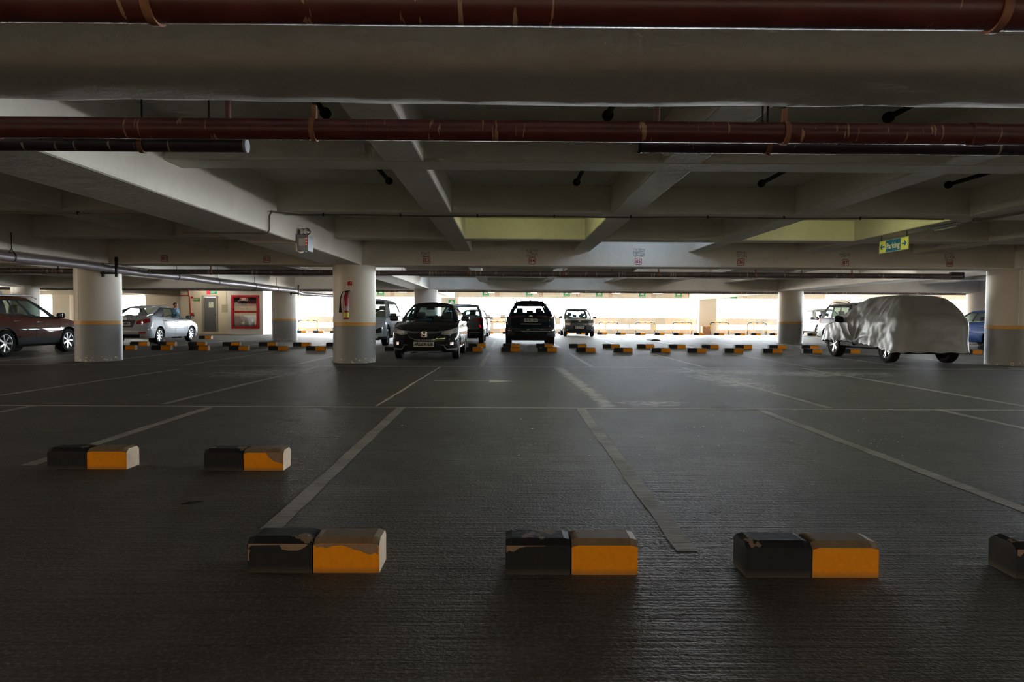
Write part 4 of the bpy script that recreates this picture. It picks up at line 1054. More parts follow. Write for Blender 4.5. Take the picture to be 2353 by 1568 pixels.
    def plate(s, d, y, z, txt, w=.48, h=.12, off=.02, size=None):
        p, nr = s.hit(d, y, z); sx = 1 if d == 'f' else -1
        o = bpy.data.objects.new('number_plate', None)
        mb = MB(); mb.box((0, 0, 0), (.014, w, h), .004); pl = mb.build('number_plate', M['plate'], s.t); pl.location = (p.x + sx * off, y, z)
        T = Matrix.Translation((sx * .009, 0, 0)) @ Matrix.Rotation(PI / 2 * sx, 4, 'Z') @ FACE
        mb = MB(); mb.text(txt, size or h * .92, T, .001, .005, fit=w * .92); mb.build('plate_lettering', M['ink'], pl)
        bpy.data.objects.remove(o); return pl
    def mirror(s, x, z, m):
        for sd in (1, -1):
            mb = MB(); y0 = s.w - .06
            mb.box((x, sd * (y0 + .07), z - .02), (.07, .16, .03), .008); mb.box((x, sd * (y0 + .17), z + .03), (.13, .22, .145), .05, seg=3)
            o = mb.build('side_mirror', m, s.t, smooth=40)
            MB().box((x - .065, sd * (y0 + .17), z + .03), (.008, .17, .10), .003).build('mirror_glass', M['mirror'], o)
    def handle(s, x, z, m):
        for d, sd in (('l', 1), ('R', -1)):
            p, nr = s.hit(d, x, z)
            mb = MB(); mb.tube([(x - .10, p.y - sd * .01, z), (x - .08, p.y + sd * .03, z), (x + .08, p.y + sd * .03, z + .003), (x + .10, p.y - sd * .01, z + .003)], .014, 8)
            mb.build('door_handle', m, s.t, smooth=40)
    def seam(s, pts):
        for d in 'lR':
            for a, b in zip(pts[:-1], pts[1:]):
                pass
            s.patch('door_gap', d, [(p[0] + .005, p[1]) for p in pts], [(p[0] - .005, p[1]) for p in pts], M['well'], off=.002, th=.006, nu=12, nv=1)
    def rails(s, x0, x1, m):
        for sd in (1, -1):
            y = sd * (s.S.get('wr', s.w * .7) - .02); z = s.S['H'] - .045
            n = 8; P = [(x0 + (x1 - x0) * k / n, y, z + (.055 if 0 < k < n else -.02) - .03 * ((x0 + (x1 - x0) * k / n) / 1.5)**2) for k in range(n + 1)]
            MB().tube(P, .018, 8).build('roof_rail', m, s.t, smooth=50)
    def emblem(s, d, z, kind, size=.06, m=None):
        p, nr = s.hit(d, 0, z); sx = 1 if d == 'f' else -1
        T = Matrix.Translation((p.x + sx * .02, 0, z)) @ Matrix.Rotation(PI / 2 * sx, 4, 'Z') @ FACE
        mb = MB()
        def bar(a, b, w):
            A, B = Vector((*a, 0)), Vector((*b, 0)); t = (B - A).normalized(); nn = Vector((-t.y, t.x, 0)) * w / 2
            q = [A - nn, A + nn, B + nn, B - nn]; mb.add([T @ (v + Vector((0, 0, .008))) for v in q] + [T @ (v - Vector((0, 0, .008))) for v in q], [(0, 1, 2, 3), (7, 6, 5, 4), (0, 4, 5, 1), (1, 5, 6, 2), (2, 6, 7, 3), (3, 7, 4, 0)])
        k = size
        if kind == 'H':
            round_frame(mb, k * 2.2, k * 1.9, k * .35, k * .16, T, .006)
            bar((-k * .72, k * .75), (-k * .42, -k * .75), k * .26); bar((k * .72, k * .75), (k * .42, -k * .75), k * .26); bar((-k * .55, 0), (k * .55, 0), k * .22)
        else:
            n = 24
            for i in range(n):
                a0, a1 = 2 * PI * i / n, 2 * PI * (i + 1) / n; bar((k * 1.1 * math.cos(a0), k * .85 * math.sin(a0)), (k * 1.1 * math.cos(a1), k * .85 * math.sin(a1)), k * .13)
            if kind == 'T': bar((-k * .6, k * .5), (0, k * .3), k * .16); bar((k * .6, k * .5), (0, k * .3), k * .16); bar((0, k * .3), (0, -k * .75), k * .2)
            else: bar((0, k * .8), (0, -k * .8), k * .14); bar((-k * .9, .3 * k), (k * .9, .3 * k), k * .14)
        return mb.build('emblem', m or M['chrome'], s.t)
UP = PI / 2; DN = -PI / 2
def base_sedan(**k):
    d = dict(L=4.45, W=1.70, H=1.475, wb=2.58, fo=.86, r=.305, sill=.235, paint='p_silver', spokes=8,
             top=[(-2.35, .90), (-2.05, 1.03), (-1.75, 1.045), (-1.2, 1.00), (0., .955), (.75, .945), (1.0, .93), (1.5, .85), (1.95, .73), (2.2, .66)],
             fin=[(.15, .16), (.25, .06), (.38, 0.), (.52, .01), (.62, .05), (.74, .14)], rin=[(.2, .16), (.3, .06), (.45, 0.), (.62, .01), (.8, .05), (.95, .09), (1.06, .16)],
             cab=(1.02, -1.72, .28, -.98), win=((.10, .46), (.50, .80), (.82, .90)), wr=.57)
    d.update(k); return d
def base_suv(**k):
    d = dict(L=4.3, W=1.80, H=1.63, wb=2.61, fo=.83, r=.345, sill=.30, clad=.42, paint='p_grey', spokes=5, tw=.215,
             top=[(-2.25, 1.02), (-2.0, 1.09), (-1.2, 1.07), (0., 1.02), (.8, 1.01), (1.0, 1.0), (1.5, .95), (1.95, .84), (2.15, .74)],
             fin=[(.2, .15), (.32, .05), (.45, 0.), (.62, .0), (.75, .03), (.88, .10)], rin=[(.25, .12), (.35, .04), (.5, 0.), (.75, .02), (.9, .05), (1.1, .09)],
             cab=(1.06, -2.02, .32, -1.62), win=((.10, .42), (.46, .70), (.74, .88)), wr=.63, zfb=.27, zrb=.33)
    d.update(k); return d

# 1 -- brown compact SUV at the left edge (faces away, right flank to us)
c = Car('brown_suv', 'copper brown compact SUV cut off by the left edge, beside the left column', (-13.80, 19.0, 0), UP,
        base_suv(L=4.0, W=1.76, H=1.60, wb=2.52, fo=.80, r=.345, paint='p_brown', spokes=7, wst='wide', sglass='glass', seat='seat_beige', clad=.47,
                 top=[(-2.1, 1.0), (-1.8, 1.13), (-1.2, 1.10), (0., 1.03), (.75, 1.0), (.95, .99), (1.35, .945), (1.75, .85), (2.05, .74)], cab=(1.10, -1.78, -.05, -1.45), win=((.09, .42), (.50, .70), (.75, .86))))
c.both('belt_trim', [(.95, 1.0), (-1.3, 1.07)], [(.95, .975), (-1.3, 1.045)], M['black_plastic'], off=.012)
c.both('rub_strip', [(.84, .50), (-.80, .52)], [(.84, .47), (-.80, .49)], M['p_brown'], off=.022, th=.03)
c.seam([(.80, .42), (.86, .7), (.84, .98)]); c.seam([(-.16, .42), (-.14, .7), (-.18, 1.02)]); c.seam([(-.80, .60), (-.98, .8), (-1.05, 1.04)])
c.handle(-.02, .885, M['chrome']); c.handle(-.86, .92, M['chrome']); c.mirror(.72, 1.04, M['black_plastic']); c.rails(.25, -1.35, M['grey_metal'])
c.sym('headlamp', 'f', [(.50, .82), (.80, .86)], [(.50, .70), (.82, .72)], M['lamp_glass']); c.patch('grille', 'f', [(-.42, .80), (.42, .80)], [(-.40, .50), (.40, .50)], M['black_plastic'])
c.sym('tail_lamp', 'r', [(.55, 1.0), (.84, 1.02)], [(.58, .84), (.84, .84)], M['tail']); c.both('mud_flap', [(.98, .38), (.90, .38)], [(.98, .20), (.90, .20)], M['black_plastic'], off=.02, th=.03)

# 2 -- silver sedan beyond the left column (faces away)
c = Car('silver_sedan', 'silver sedan with red tail lamps, parked between the left column and the cream wall', (-14.10, 27.5, 0), UP,
        base_sedan(L=4.42, W=1.72, H=1.475, wb=2.62, fo=.86, paint='p_silver', spokes=8, wst='wide', seat='seat_beige', r=.315,
                   top=[(-2.35, .93), (-2.0, 1.055), (-1.7, 1.07), (-1.2, 1.03), (0., .965), (.75, .93), (1.0, .915), (1.5, .83), (1.95, .70), (2.2, .62)], cab=(1.12, -2.02, .12, -.88), win=((.09, .44), (.475, .70), (.71, .76))))
c.sym('tail_lamp', 'r', [(.42, .87), (.62, .93), (.84, .97)], [(.40, .76), (.62, .77), (.86, .84)], M['tail'], nu=14)
c.patch('boot_recess', 'r', [(-.38, .90), (.38, .90)], [(-.30, .64), (.30, .64)], M['p_grey']); c.plate('r', 0, .77, '8C 6801', .42, .13, .02)
c.sym('rear_reflector', 'r', [(.50, .46), (.74, .47)], [(.52, .40), (.74, .41)], M['tail']); c.patch('bumper_insert', 'r', [(-.55, .38), (.55, .38)], [(-.5, .26), (.5, .26)], M['black_plastic'])
c.seam([(.88, .30), (.92, .6), (.86, .92)]); c.seam([(-.12, .30), (-.10, .6), (-.16, .95)]); c.seam([(-.86, .55), (-1.02, .75), (-1.05, 1.0)])
c.handle(.02, .83, M['chrome']); c.handle(-.88, .87, M['chrome']); c.mirror(.78, .98, M['black_plastic']); c.emblem('r', .96, 'O', .05)
c.both('sill_crease', [(.80, .40), (-.75, .42)], [(.80, .37), (-.75, .385)], M['p_silver'], off=.016, th=.03)
c.sym('headlamp', 'f', [(.45, .68), (.80, .76)], [(.48, .56), (.82, .60)], M['lamp_glass']); c.both('bumper_line', [(-1.62, .60), (-2.12, .62)], [(-1.62, .59), (-2.12, .61)], M['well'], off=.002, th=.006)

# 4 -- silver people carrier behind the covered car (faces us)
c = Car('people_carrier', 'silver people carrier half hidden behind the covered car', (14.80, 28.2, 0), DN,
        base_suv(L=4.73, W=1.83, H=1.795, wb=2.75, fo=.87, r=.335, paint='p_silver', clad=0, sill=.27, spokes=6, wst='twin', sglass='glass', seat='seat_beige',
                 top=[(-2.5, 1.02), (-2.2, 1.10), (-1.3, 1.09), (0., 1.05), (.85, 1.03), (1.1, 1.02), (1.6, .95), (2.0, .85), (2.25, .75)], cab=(1.30, -2.32, .35, -1.85), win=((.08, .38), (.41, .66), (.69, .90)), wr=.66, roofp='p_grey'))
c.rails(.1, -1.7, M['black_plastic']); c.handle(-.85, .95, M['chrome']); c.handle(.12, .93, M['chrome']); c.mirror(.86, 1.08, M['p_silver'])
c.sym('tail_lamp', 'r', [(.60, 1.12), (.88, 1.14)], [(.62, .82), (.88, .84)], M['tail_lit']); c.both('tail_lamp_wrap', [(-2.05, 1.06), (-2.28, 1.08)], [(-2.1, .92), (-2.28, .90)], M['tail_lit'], off=.012)
c.seam([(.95, .35), (.98, .6), (.92, 1.0)]); c.seam([(-.10, .35), (-.08, .7), (-.12, 1.04)]); c.seam([(-.98, .60), (-1.10, .8), (-1.15, 1.06)])
c.both('arch_trim', [(-1.37 - .42, .34), (-1.37 - .38, .58), (-1.37 - .2, .73), (-1.37, .765), (-1.37 + .2, .73), (-1.37 + .38, .58), (-1.37 + .42, .34)], [(-1.37 - .37, .34), (-1.37 - .33, .56), (-1.37 - .17, .69), (-1.37, .72), (-1.37 + .17, .69), (-1.37 + .33, .56), (-1.37 + .37, .34)], M['dark_trim'], off=.014, th=.03, nu=24)
c.sym('headlamp', 'f', [(.5, .86), (.84, .90)], [(.52, .74), (.86, .76)], M['lamp_glass']); c.patch('grille', 'f', [(-.48, .86), (.48, .86)], [(-.42, .60), (.42, .60)], M['black_plastic'])

# 5 -- pale silver SUV far right beyond the column
c = Car('silver_suv', 'pale silver SUV far off, just right of the farther right column', (19.45, 41.95, 0), DN,
        base_suv(L=4.5, W=1.80, H=1.70, wb=2.65, fo=.85, r=.345, paint='p_silver', clad=0, sill=.32, spokes=6, wst='wide', wr=.64))
c.mirror(.8, 1.08, M['p_grey']); c.handle(-.05, .93, M['chrome']); c.seam([(.82, .40), (.86, .7), (.84, .98)]); c.both('side_step', [(.8, .42), (-.8, .42)], [(.8, .34), (-.8, .34)], M['grey_metal'], off=.03, th=.05)
c.sym('headlamp', 'f', [(.5, .84), (.84, .88)], [(.52, .72), (.86, .74)], M['lamp_glass']); c.patch('grille', 'f', [(-.42, .82), (.42, .82)], [(-.40, .60), (.40, .60)], M['black_plastic'])

# 6 -- midnight SUV, rear to us, in the middle
c = Car('dark_suv', 'dark midnight SUV seen from behind in the middle, two kerb stops behind it', (.89, 27.70, 0), UP,
        base_suv(L=4.6, W=1.894, H=1.72, wb=2.74, fo=.87, r=.365, tw=.235, paint='p_navy', clad=.46, sill=.32, zrb=.36, spokes=5, wst='wide', rg=(.36, .78), sglass='glass_dark', bowr=.14, rcr=.34, tin=.11, rgi=7,
                 top=[(-2.4, 1.03), (-2.1, 1.12), (-1.2, 1.10), (0., 1.04), (.85, 1.02), (1.1, 1.0), (1.6, .95), (2.0, .85), (2.25, .75)], cab=(1.12, -2.14, .35, -1.70), win=((.10, .42), (.46, .70), (.74, .80)), wr=.54,
                 rin=[(.3, .10), (.42, .03), (.55, 0.), (.75, .02), (.9, .06), (1.15, .10)]))
c.patch('spoiler', 'r', [(-.58, 1.665), (0, 1.69), (.58, 1.665)], [(-.60, 1.56), (0, 1.575), (.60, 1.56)], M['p_navy'], off=.05, th=.06)
c.patch('brake_light', 'r', [(-.22, 1.625), (.22, 1.625)], [(-.20, 1.60), (.20, 1.60)], M['tail_dark'], off=.012)
c.sym('tail_lamp', 'r', [(.18, 1.135), (.60, 1.12), (.90, 1.16)], [(.18, 1.10), (.62, 1.05), (.90, 1.05)], M['tail_dark'], off=.014, nu=16)
c.sym('tail_lamp_chrome', 'r', [(.22, 1.15), (.60, 1.135)], [(.22, 1.138), (.60, 1.123)], M['chrome'], off=.016)
c.plate('r', 0, .98, 'HR 98 J 2366', .50, .115, .05); c.emblem('r', 1.115, 'T', .055); c.patch('tailgate_trim', 'r', [(-.40, .855), (.40, .855)], [(-.38, .82), (.38, .82)], M['chrome'], off=.006)
c.sym('rear_reflector', 'r', [(.66, .70), (.90, .68)], [(.68, .63), (.90, .58)], M['tail_dark'], off=.012); c.patch('skid_plate', 'r', [(-.60, .50), (.60, .50)], [(-.55, .39), (.55, .39)], M['black_plastic'], off=.02, th=.03)
c.sym('exhaust_trim', 'r', [(.60, .52), (.86, .53)], [(.62, .44), (.86, .45)], M['p_grey'], off=.012)
c.mirror(.80, 1.08, M['p_navy']); c.rails(.3, -1.5, M['black_plastic']); c.handle(0, .95, M['p_navy']); c.handle(-.9, .98, M['p_navy'])
mb = MB(); mb.add([(-1.55, 0, 1.70), (-1.35, 0, 1.70), (-1.56, 0, 1.80), (-1.5, .025, 1.70), (-1.5, -.025, 1.70)], [(0, 3, 2), (3, 1, 2), (1, 4, 2), (4, 0, 2)]); mb.build('roof_aerial', M['p_navy'], c.t)
c.patch('tailgate_lettering', 'r', [(-.10, 1.555), (.10, 1.555)], [(-.10, 1.53), (.10, 1.53)], M['grey_metal'], off=.02)

# 7 -- black sedan facing us
c = Car('black_sedan', 'glossy black sedan facing the viewer, right of the extinguisher column', (-2.08, 19.3, 0), DN,
        base_sedan(L=4.44, W=1.695, H=1.495, wb=2.60, fo=.90, r=.305, tw=.185, paint='p_black', spokes=10, wst='thin', seat='seat_grey', bowf=.26, rcf=.42,
                   top=[(-2.35, .95), (-2.0, 1.07), (-1.7, 1.08), (-1.2, 1.05), (0., .99), (.75, .975), (1.1, .965), (1.6, .90), (2.0, .80), (2.25, .72)],
                   fin=[(.15, .14), (.24, .05), (.36, 0.), (.50, .02), (.62, .05), (.72, .09), (.82, .18)], cab=(1.18, -1.80, .20, -1.0), wr=.53, tin=.09, sglass='glass', win=((.10, .46), (.49, .78), (.80, .88))))
c.sym('headlamp', 'f', [(.44, .725), (.60, .755), (.83, .835)], [(.42, .655), (.60, .635), (.83, .70)], M['lamp_glass'], nu=16, off=.008)
c.sym('headlamp_reflector', 'f', [(.50, .715), (.62, .73), (.70, .745)], [(.50, .675), (.62, .665), (.70, .68)], M['lamp_warm'], nu=10, off=.014)
c.patch('grille', 'f', [(-.42, .665), (-.2, .67), (.2, .67), (.42, .665)], [(-.34, .545), (-.2, .52), (.2, .52), (.34, .545)], M['black_plastic'], nu=20, off=.005)
c.patch('chrome_bar', 'f', [(-.44, .735), (-.3, .715), (.3, .715), (.44, .735)], [(-.44, .70), (-.3, .665), (.3, .665), (.44, .70)], M['p_grey'], nu=20, off=.022)
c.patch('chrome_strip', 'f', [(-.46, .68), (-.34, .555), (-.2, .518), (.2, .518), (.34, .555), (.46, .68)], [(-.44, .66), (-.32, .54), (-.2, .503), (.2, .503), (.32, .54), (.44, .66)], M['chrome'], nu=30, nv=1, off=.016)
c.emblem('f', .655, 'H', .072); c.patch('lower_intake', 'f', [(-.40, .46), (.40, .46)], [(-.44, .25), (.44, .25)], M['black_plastic'], nu=16)
c.patch('intake_strip', 'f', [(-.44, .235), (.44, .235)], [(-.46, .222), (.46, .222)], M['chrome'], off=.014, nu=16)
c.plate('f', 0, .405, 'HR26DR1638', .50, .125, .035)
c.sym('fog_lamp', 'f', [(.64, .46), (.72, .46)], [(.64, .39), (.72, .39)], M['lamp_warm'], off=.012, nu=6); c.sym('bumper_fin', 'f', [(.50, .375), (.56, .30), (.80, .30)], [(.50, .35), (.56, .265), (.82, .265)], M['chrome'], nu=16, off=.012)
c.sym('fog_recess', 'f', [(.54, .50), (.80, .52)], [(.60, .33), (.80, .33)], M['black_plastic'], nu=8, off=.004)
c.mirror(.92, 1.02, M['p_black']); c.handle(.05, .87, M['chrome']); c.handle(-.85, .90, M['chrome']); c.seam([(.90, .30), (.94, .6), (.90, .95)]); c.seam([(-.1, .30), (-.08, .6), (-.12, .97)])
MB().box((.62, 0, 1.32), (.04, .22, .06), .015).build('rear_view_mirror', M['black_plastic'], c.t)
MB().box((.75, -.12, 1.0), (.22, .3, .02), 0, Matrix.Rotation(.3, 3, 'Y')).build('dashboard_papers', M['sign_blue'], c.t)
c.both('sill_trim', [(.85, .30), (-.85, .30)], [(.85, .27), (-.85, .27)], M['chrome'], off=.008)

# 8 -- grey SUV, rear to us, behind the black sedan
c = Car('grey_suv', 'grey SUV seen from behind, just right of and beyond the black sedan', (-1.84, 29.7, 0), UP,
        base_suv(L=4.315, W=1.80, H=1.645, wb=2.61, fo=.85, r=.345, paint='p_grey', clad=.50, spokes=5, rg=(.14, .86)))
c.sym('tail_lamp', 'r', [(.40, 1.04), (.62, 1.03), (.84, 1.05)], [(.46, 1.00), (.62, .92), (.84, .90)], M['tail'], nu=14); c.patch('tail_strip', 'r', [(-.42, 1.035), (.42, 1.035)], [(-.42, 1.015), (.42, 1.015)], M['chrome'], off=.012)
c.sym('rear_reflector', 'r', [(.70, .78), (.77, .76)], [(.74, .66), (.80, .66)], M['tail_lit'], off=.012); c.patch('number_plate', 'r', [(-.23, .915), (.23, .915)], [(-.23, .805), (.23, .805)], M['plate'], off=.02)
c.sym('bumper_trim', 'r', [(.30, .46), (.76, .47)], [(.34, .44), (.74, .45)], M['chrome'], off=.02); c.patch('bumper', 'r', [(-.84, .60), (.84, .60)], [(-.82, .34), (.82, .34)], M['dark_trim'], off=.012, nu=20)
c.mirror(.80, 1.08, M['p_grey']); c.rails(.3, -1.45, M['grey_metal']); c.handle(0, .95, M['chrome']); c.handle(-.88, .98, M['chrome']); c.seam([(-.1, .5), (-.08, .7), (-.12, 1.0)])
mb = MB(); mb.add([(-1.45, 0, 1.625), (-1.25, 0, 1.63), (-1.46, 0, 1.71), (-1.4, .02, 1.63), (-1.4, -.02, 1.63)], [(0, 3, 2), (3, 1, 2), (1, 4, 2), (4, 0, 2)]); mb.build('roof_aerial', M['p_grey'], c.t)
# white hatchback beyond it
c = Car('white_hatchback', 'white hatchback mostly hidden beyond the grey SUV', (-1.86, 39.3, 0), DN,
        base_sedan(L=3.9, W=1.74, H=1.52, wb=2.48, fo=.80, paint='p_white', top=[(-2.0, .98), (-1.7, 1.05), (-1.2, 1.02), (0, .97), (.8, .95), (1.3, .88), (1.8, .74), (2.05, .66)], cab=(1.02, -1.75, .25, -1.35)))
c.mirror(.8, 1.0, M['p_white']); c.sym('headlamp', 'f', [(.5, .76), (.82, .82)], [(.52, .64), (.84, .68)], M['lamp_glass']); c.patch('lower_intake', 'f', [(-.7, .42), (.7, .42)], [(-.7, .26), (.7, .26)], M['black_plastic'])

# 9 -- pale people carrier half behind the middle column (faces us)
c = Car('silver_carrier', 'pale silver people carrier half hidden behind the extinguisher column', (-5.37, 27.12, 0), DN,
        base_suv(L=4.75, W=1.85, H=1.79, wb=2.85, fo=.92, r=.36, tw=.22, paint='p_silver2', clad=.36, sill=.28, spokes=5, wst='twin', seat='seat_beige', sglass='glass', roofp='p_grey',
                 top=[(-2.5, 1.02), (-2.2, 1.10), (-1.3, 1.09), (0., 1.06), (.85, 1.05), (1.2, 1.05), (1.7, 1.01), (2.1, .92), (2.35, .82)], fin=[(.2, .14), (.32, .05), (.45, 0.), (.7, .0), (.85, .02), (.98, .08)],
                 cab=(1.28, -2.3, .45, -1.85), win=((.08, .38), (.41, .66), (.69, .90)), wr=.65))
c.sym('headlamp', 'f', [(.45, .90), (.66, .93), (.88, .97)], [(.46, .84), (.66, .81), (.90, .84)], M['lamp_glass'], nu=14); c.patch('grille', 'f', [(-.48, .80), (.48, .80)], [(-.62, .54), (.62, .54)], M['black_plastic'], nu=16)
c.sym('bumper_scoop', 'f', [(.56, .60), (.80, .70)], [(.60, .48), (.80, .50)], M['black_plastic']); c.patch('chrome_bar', 'f', [(-.46, .84), (.46, .84)], [(-.46, .81), (.46, .81)], M['chrome'], off=.014); c.patch('skid_plate', 'f', [(-.7, .42), (.7, .42)], [(-.66, .30), (.66, .30)], M['p_white'], off=.012)
c.mirror(.92, 1.12, M['black_plastic']); c.handle(.1, .98, M['chrome']); c.handle(-.85, 1.0, M['chrome']); c.seam([(1.0, .4), (1.02, .7), (.98, 1.02)]); c.seam([(-.1, .4), (-.08, .7), (-.12, 1.05)])

# 10 -- far grey hatchback
c = Car('grey_hatchback', 'far grey hatchback glimpsed between the pale people carrier and the black sedan', (-4.75, 37.2, 0), DN,
        base_sedan(L=3.85, W=1.70, H=1.53, wb=2.45, fo=.78, paint='p_grey', top=[(-2.0, .98), (-1.7, 1.05), (-1.2, 1.02), (0, .97), (.8, .95), (1.3, .88), (1.8, .74), (2.05, .66)], cab=(1.02, -1.75, .25, -1.35)))
c.mirror(.8, 1.0, M['p_grey']); c.sym('headlamp', 'f', [(.5, .76), (.82, .82)], [(.52, .64), (.84, .68)], M['lamp_glass'])

# 11 -- small slate SUV facing us by the parapet
c = Car('slate_suv', 'small slate grey SUV facing the viewer against the bright opening', (4.08, 40.15, 0), DN,
        base_suv(L=3.83, W=1.742, H=1.615, wb=2.445, fo=.76, r=.33, tw=.195, paint='p_olive', clad=.44, sill=.30, spokes=5, seat='seat_grey', zfb=.29,
                 top=[(-2.0, 1.02), (-1.75, 1.10), (-1.2, 1.08), (0., 1.03), (.7, 1.02), (1.0, 1.02), (1.45, .97), (1.75, .90), (1.95, .82)], cab=(1.0, -1.75, .35, -1.42), wr=.61))
c.sym('headlamp', 'f', [(.52, .78), (.80, .78)], [(.54, .64), (.80, .66)], M['lamp_warm'], nu=8); c.patch('grille', 'f', [(-.50, .90), (.50, .90)], [(-.46, .80), (.46, .80)], M['black_plastic'], nu=14)
c.patch('lower_intake', 'f', [(-.36, .62), (.36, .62)], [(-.34, .40), (.34, .40)], M['black_plastic']); c.plate('f', 0, .52, 'DL 12 CT 0904', .50, .12, .03); c.emblem('f', .845, 'T', .05)
c.sym('fog_lamp', 'f', [(.66, .42), (.72, .42)], [(.66, .37), (.72, .37)], M['white'], nu=4); c.mirror(.74, 1.07, M['p_olive']); c.handle(0, .95, M['p_olive'])
MB().box((.6, 0, 1.44), (.04, .22, .06), .015).build('rear_view_mirror', M['black_plastic'], c.t)

# 12 -- blue sedan at the right (faces away)
c = Car('blue_sedan', 'bright blue sedan between the covered car and the right column', (18.75, 26.5, 0), UP,
        base_sedan(L=4.5, W=1.78, H=1.46, wb=2.68, fo=.88, r=.33, paint='p_blue', spokes=5, wst='thin', seat='seat_grey', sill=.25,
                   top=[(-2.35, .92), (-2.0, 1.03), (-1.7, 1.05), (-1.2, 1.02), (0., .965), (.75, .94), (1.0, .93), (1.6, .86), (2.0, .76), (2.25, .68)], cab=(1.10, -1.85, .22, -1.02)))
c.mirror(.82, .99, M['p_blue']); c.handle(-.02, .83, M['chrome']); c.handle(-.92, .85, M['chrome']); c.seam([(.86, .30), (.9, .6), (.86, .93)]); c.seam([(-.14, .30), (-.12, .6), (-.16, .95)])
c.both('window_trim', [(1.0, .965), (-1.4, 1.05)], [(1.0, .95), (-1.4, 1.035)], M['chrome'], off=.014); c.sym('tail_lamp', 'r', [(.45, .9), (.84, .92)], [(.5, .78), (.86, .8)], M['tail'])
c.both('sill_crease', [(.85, .42), (-.85, .46)], [(.85, .39), (-.85, .43)], M['p_blue'], off=.014, th=.03)

# 3 -- SUV under a grey cover
def covered_car():
    t = thing('covered_car', 'SUV under a crumpled grey fabric cover at the right, front wheels showing', 'car', (10.44, 18.62, 0), UP)
    w = .90; r = .355; wb = 2.76
    top = spline([(-2.28, 1.02), (-2.2, 1.20), (-2.0, 1.48), (-1.7, 1.64), (-1.2, 1.70), (-.4, 1.71), (.1, 1.67), (.45, 1.54), (.85, 1.28), (1.1, 1.12), (1.5, 1.04), (1.85, .96), (2.1, .84), (2.2, .70)])
    hem = spline([(-2.3, .30), (-1.9, .28), (-1.5, .33), (-1.0, .40), (0., .46), (1.0, .49), (1.8, .47), (2.2, .40)])
    F = half_plan(2.24, w, .42, .16, 90, 12, 12); R = half_plan(2.24, w, .40, .10, 90, 14, 12)
    prof = F + [(-p[0], p[1]) for p in R[::-1][1:]]
    nv = 46; sx, sz = .18, .45           # strap point on the flank
    rows = {1: [], -1: []}
    for sg in (1, -1):
        for v in range(nv + 1):
            k = v / nv; row = []
            for (x, y) in prof:
                zh = hem(x) + .012 * math.sin(x * 23 + y * 11); zr = top(max(-2.28, min(2.2, x)))
                # v 0..0.8 climbs the side, the rest crosses towards the roof shoulder
                if k < .86: kk = k / .86; z = zh + (zr - .10 - zh) * kk
                else: kk = 1; z = zr - .10 + .10 * math.sin((k - .86) / .14 * PI / 2)
                belt = 1.0
                tuck = 0 if z < belt else ((z - belt) / .7)**1.3 * (.34 if zr > 1.2 else .05)
                flare = .05 * max(0, 1 - (z - .3) / .5)
                yy = y * (1 - tuck / w) * (1 + flare / w)
                if k >= .86: yy *= 1 - .22 * (1 - math.cos((k - .86) / .14 * PI / 2))
                xe = x
                a = max(0, (abs(x) - 1.25) / 1.0)
                if x < 0: xe = x + a * (max(0, z - .95) / .75)**1.4 * .45 * 1.0 - a * flare * .8
                else: xe = x - a * max(0, .0) + a * flare * .5
                side = min(1, max(0, (y - .35) / .3))
                # folds fanning out of the strap
                dx, dz = x - sx, z - sz; rr_ = math.hypot(dx, dz) + .02; an = math.atan2(dz, dx)
                fan = (1 - 2 * abs(math.sin(an * 5.5 + .5 * math.sin(rr_ * 4)))**.7) * math.exp(-rr_ / 1.0) * min(1, rr_ / .18)
                # drape folds hanging from the roof
                hang = (1 - 2 * abs(math.sin(x * 8 + z * 5 + 2.0 * noise.noise(Vector((x * 1.5, z, 2.)))))) * max(0, min(1, (z - .95) / .4)) * (1 if -1.2 < x < .75 else .25)
                low = math.sin(x * 13 + 2 * noise.noise(Vector((x * 2, z * 2, 4)))) * max(0, 1 - (z - .3) / .5)
                d = side * (.046 * fan + .020 * hang) + .012 * low + .032 * noise.noise(Vector((x * 2.4, z * 2.6, y * sg * 1.6))) + .016 * noise.noise(Vector((x * 7, z * 7, 5. + y * sg * 5)))
                pin = math.exp(-((x - sx)**2) / .10) * max(0, 1 - (z - .42) / .7); d -= side * .05 * pin
                nx = math.copysign(max(0, abs(x) - 1.6) / .64, x); ny = side; L_ = math.hypot(nx, ny) + 1e-6
                row.append((xe + d * nx / max(1, L_), (yy + d * ny / max(1, L_)) * sg, z + (.02 * noise.noise(Vector((x * 3, y * 3, 2))) if k > .8 else 0)))
            rows[sg].append(row)
    mb = MB()
    for sg in (1, -1): mb.grid(rows[sg], flip=sg > 0)
    A, B = rows[1][nv], rows[-1][nv]; K = 16
    G = []
    for p, q in zip(A, B):
        G.append([(p[0] + (q[0] - p[0]) * k / K, p[1] + (q[1] - p[1]) * k / K, p[2] + .03 * (abs(p[1]) / .7) * math.sin(PI * k / K) + .014 * noise.noise(Vector((p[0] * 4, k * .7, 8)))) for k in range(K + 1)])
    mb.grid(G)
    # thickness
    mb.build('fabric_cover', M['cover'], t, smooth=True)
    mb = MB(); mb.box((0, 0, .42), (4.0, 1.5, .24), .05); mb.box((0, .80, .40), (1.95, .06, .12), .01); mb.box((0, -.80, .40), (1.95, .06, .12), .01); mb.box((1.7, 0, .5), (.7, 1.5, .5), .05); mb.box((-1.7, 0, .5), (.7, 1.5, .5), .05)
    mb.build('underbody', M['black_plastic'], t)
    for a in (wb / 2, -wb / 2):
        for sd in (1, -1): wheel(t, a, sd * (w - .165), sd, r, .235, 5, 'twin')
    MB().tube([(sx, .90, .46), (sx + .02, .86, .40), (sx, .5, .36)], .02, 8).build('strap', M['black_plastic'], t)
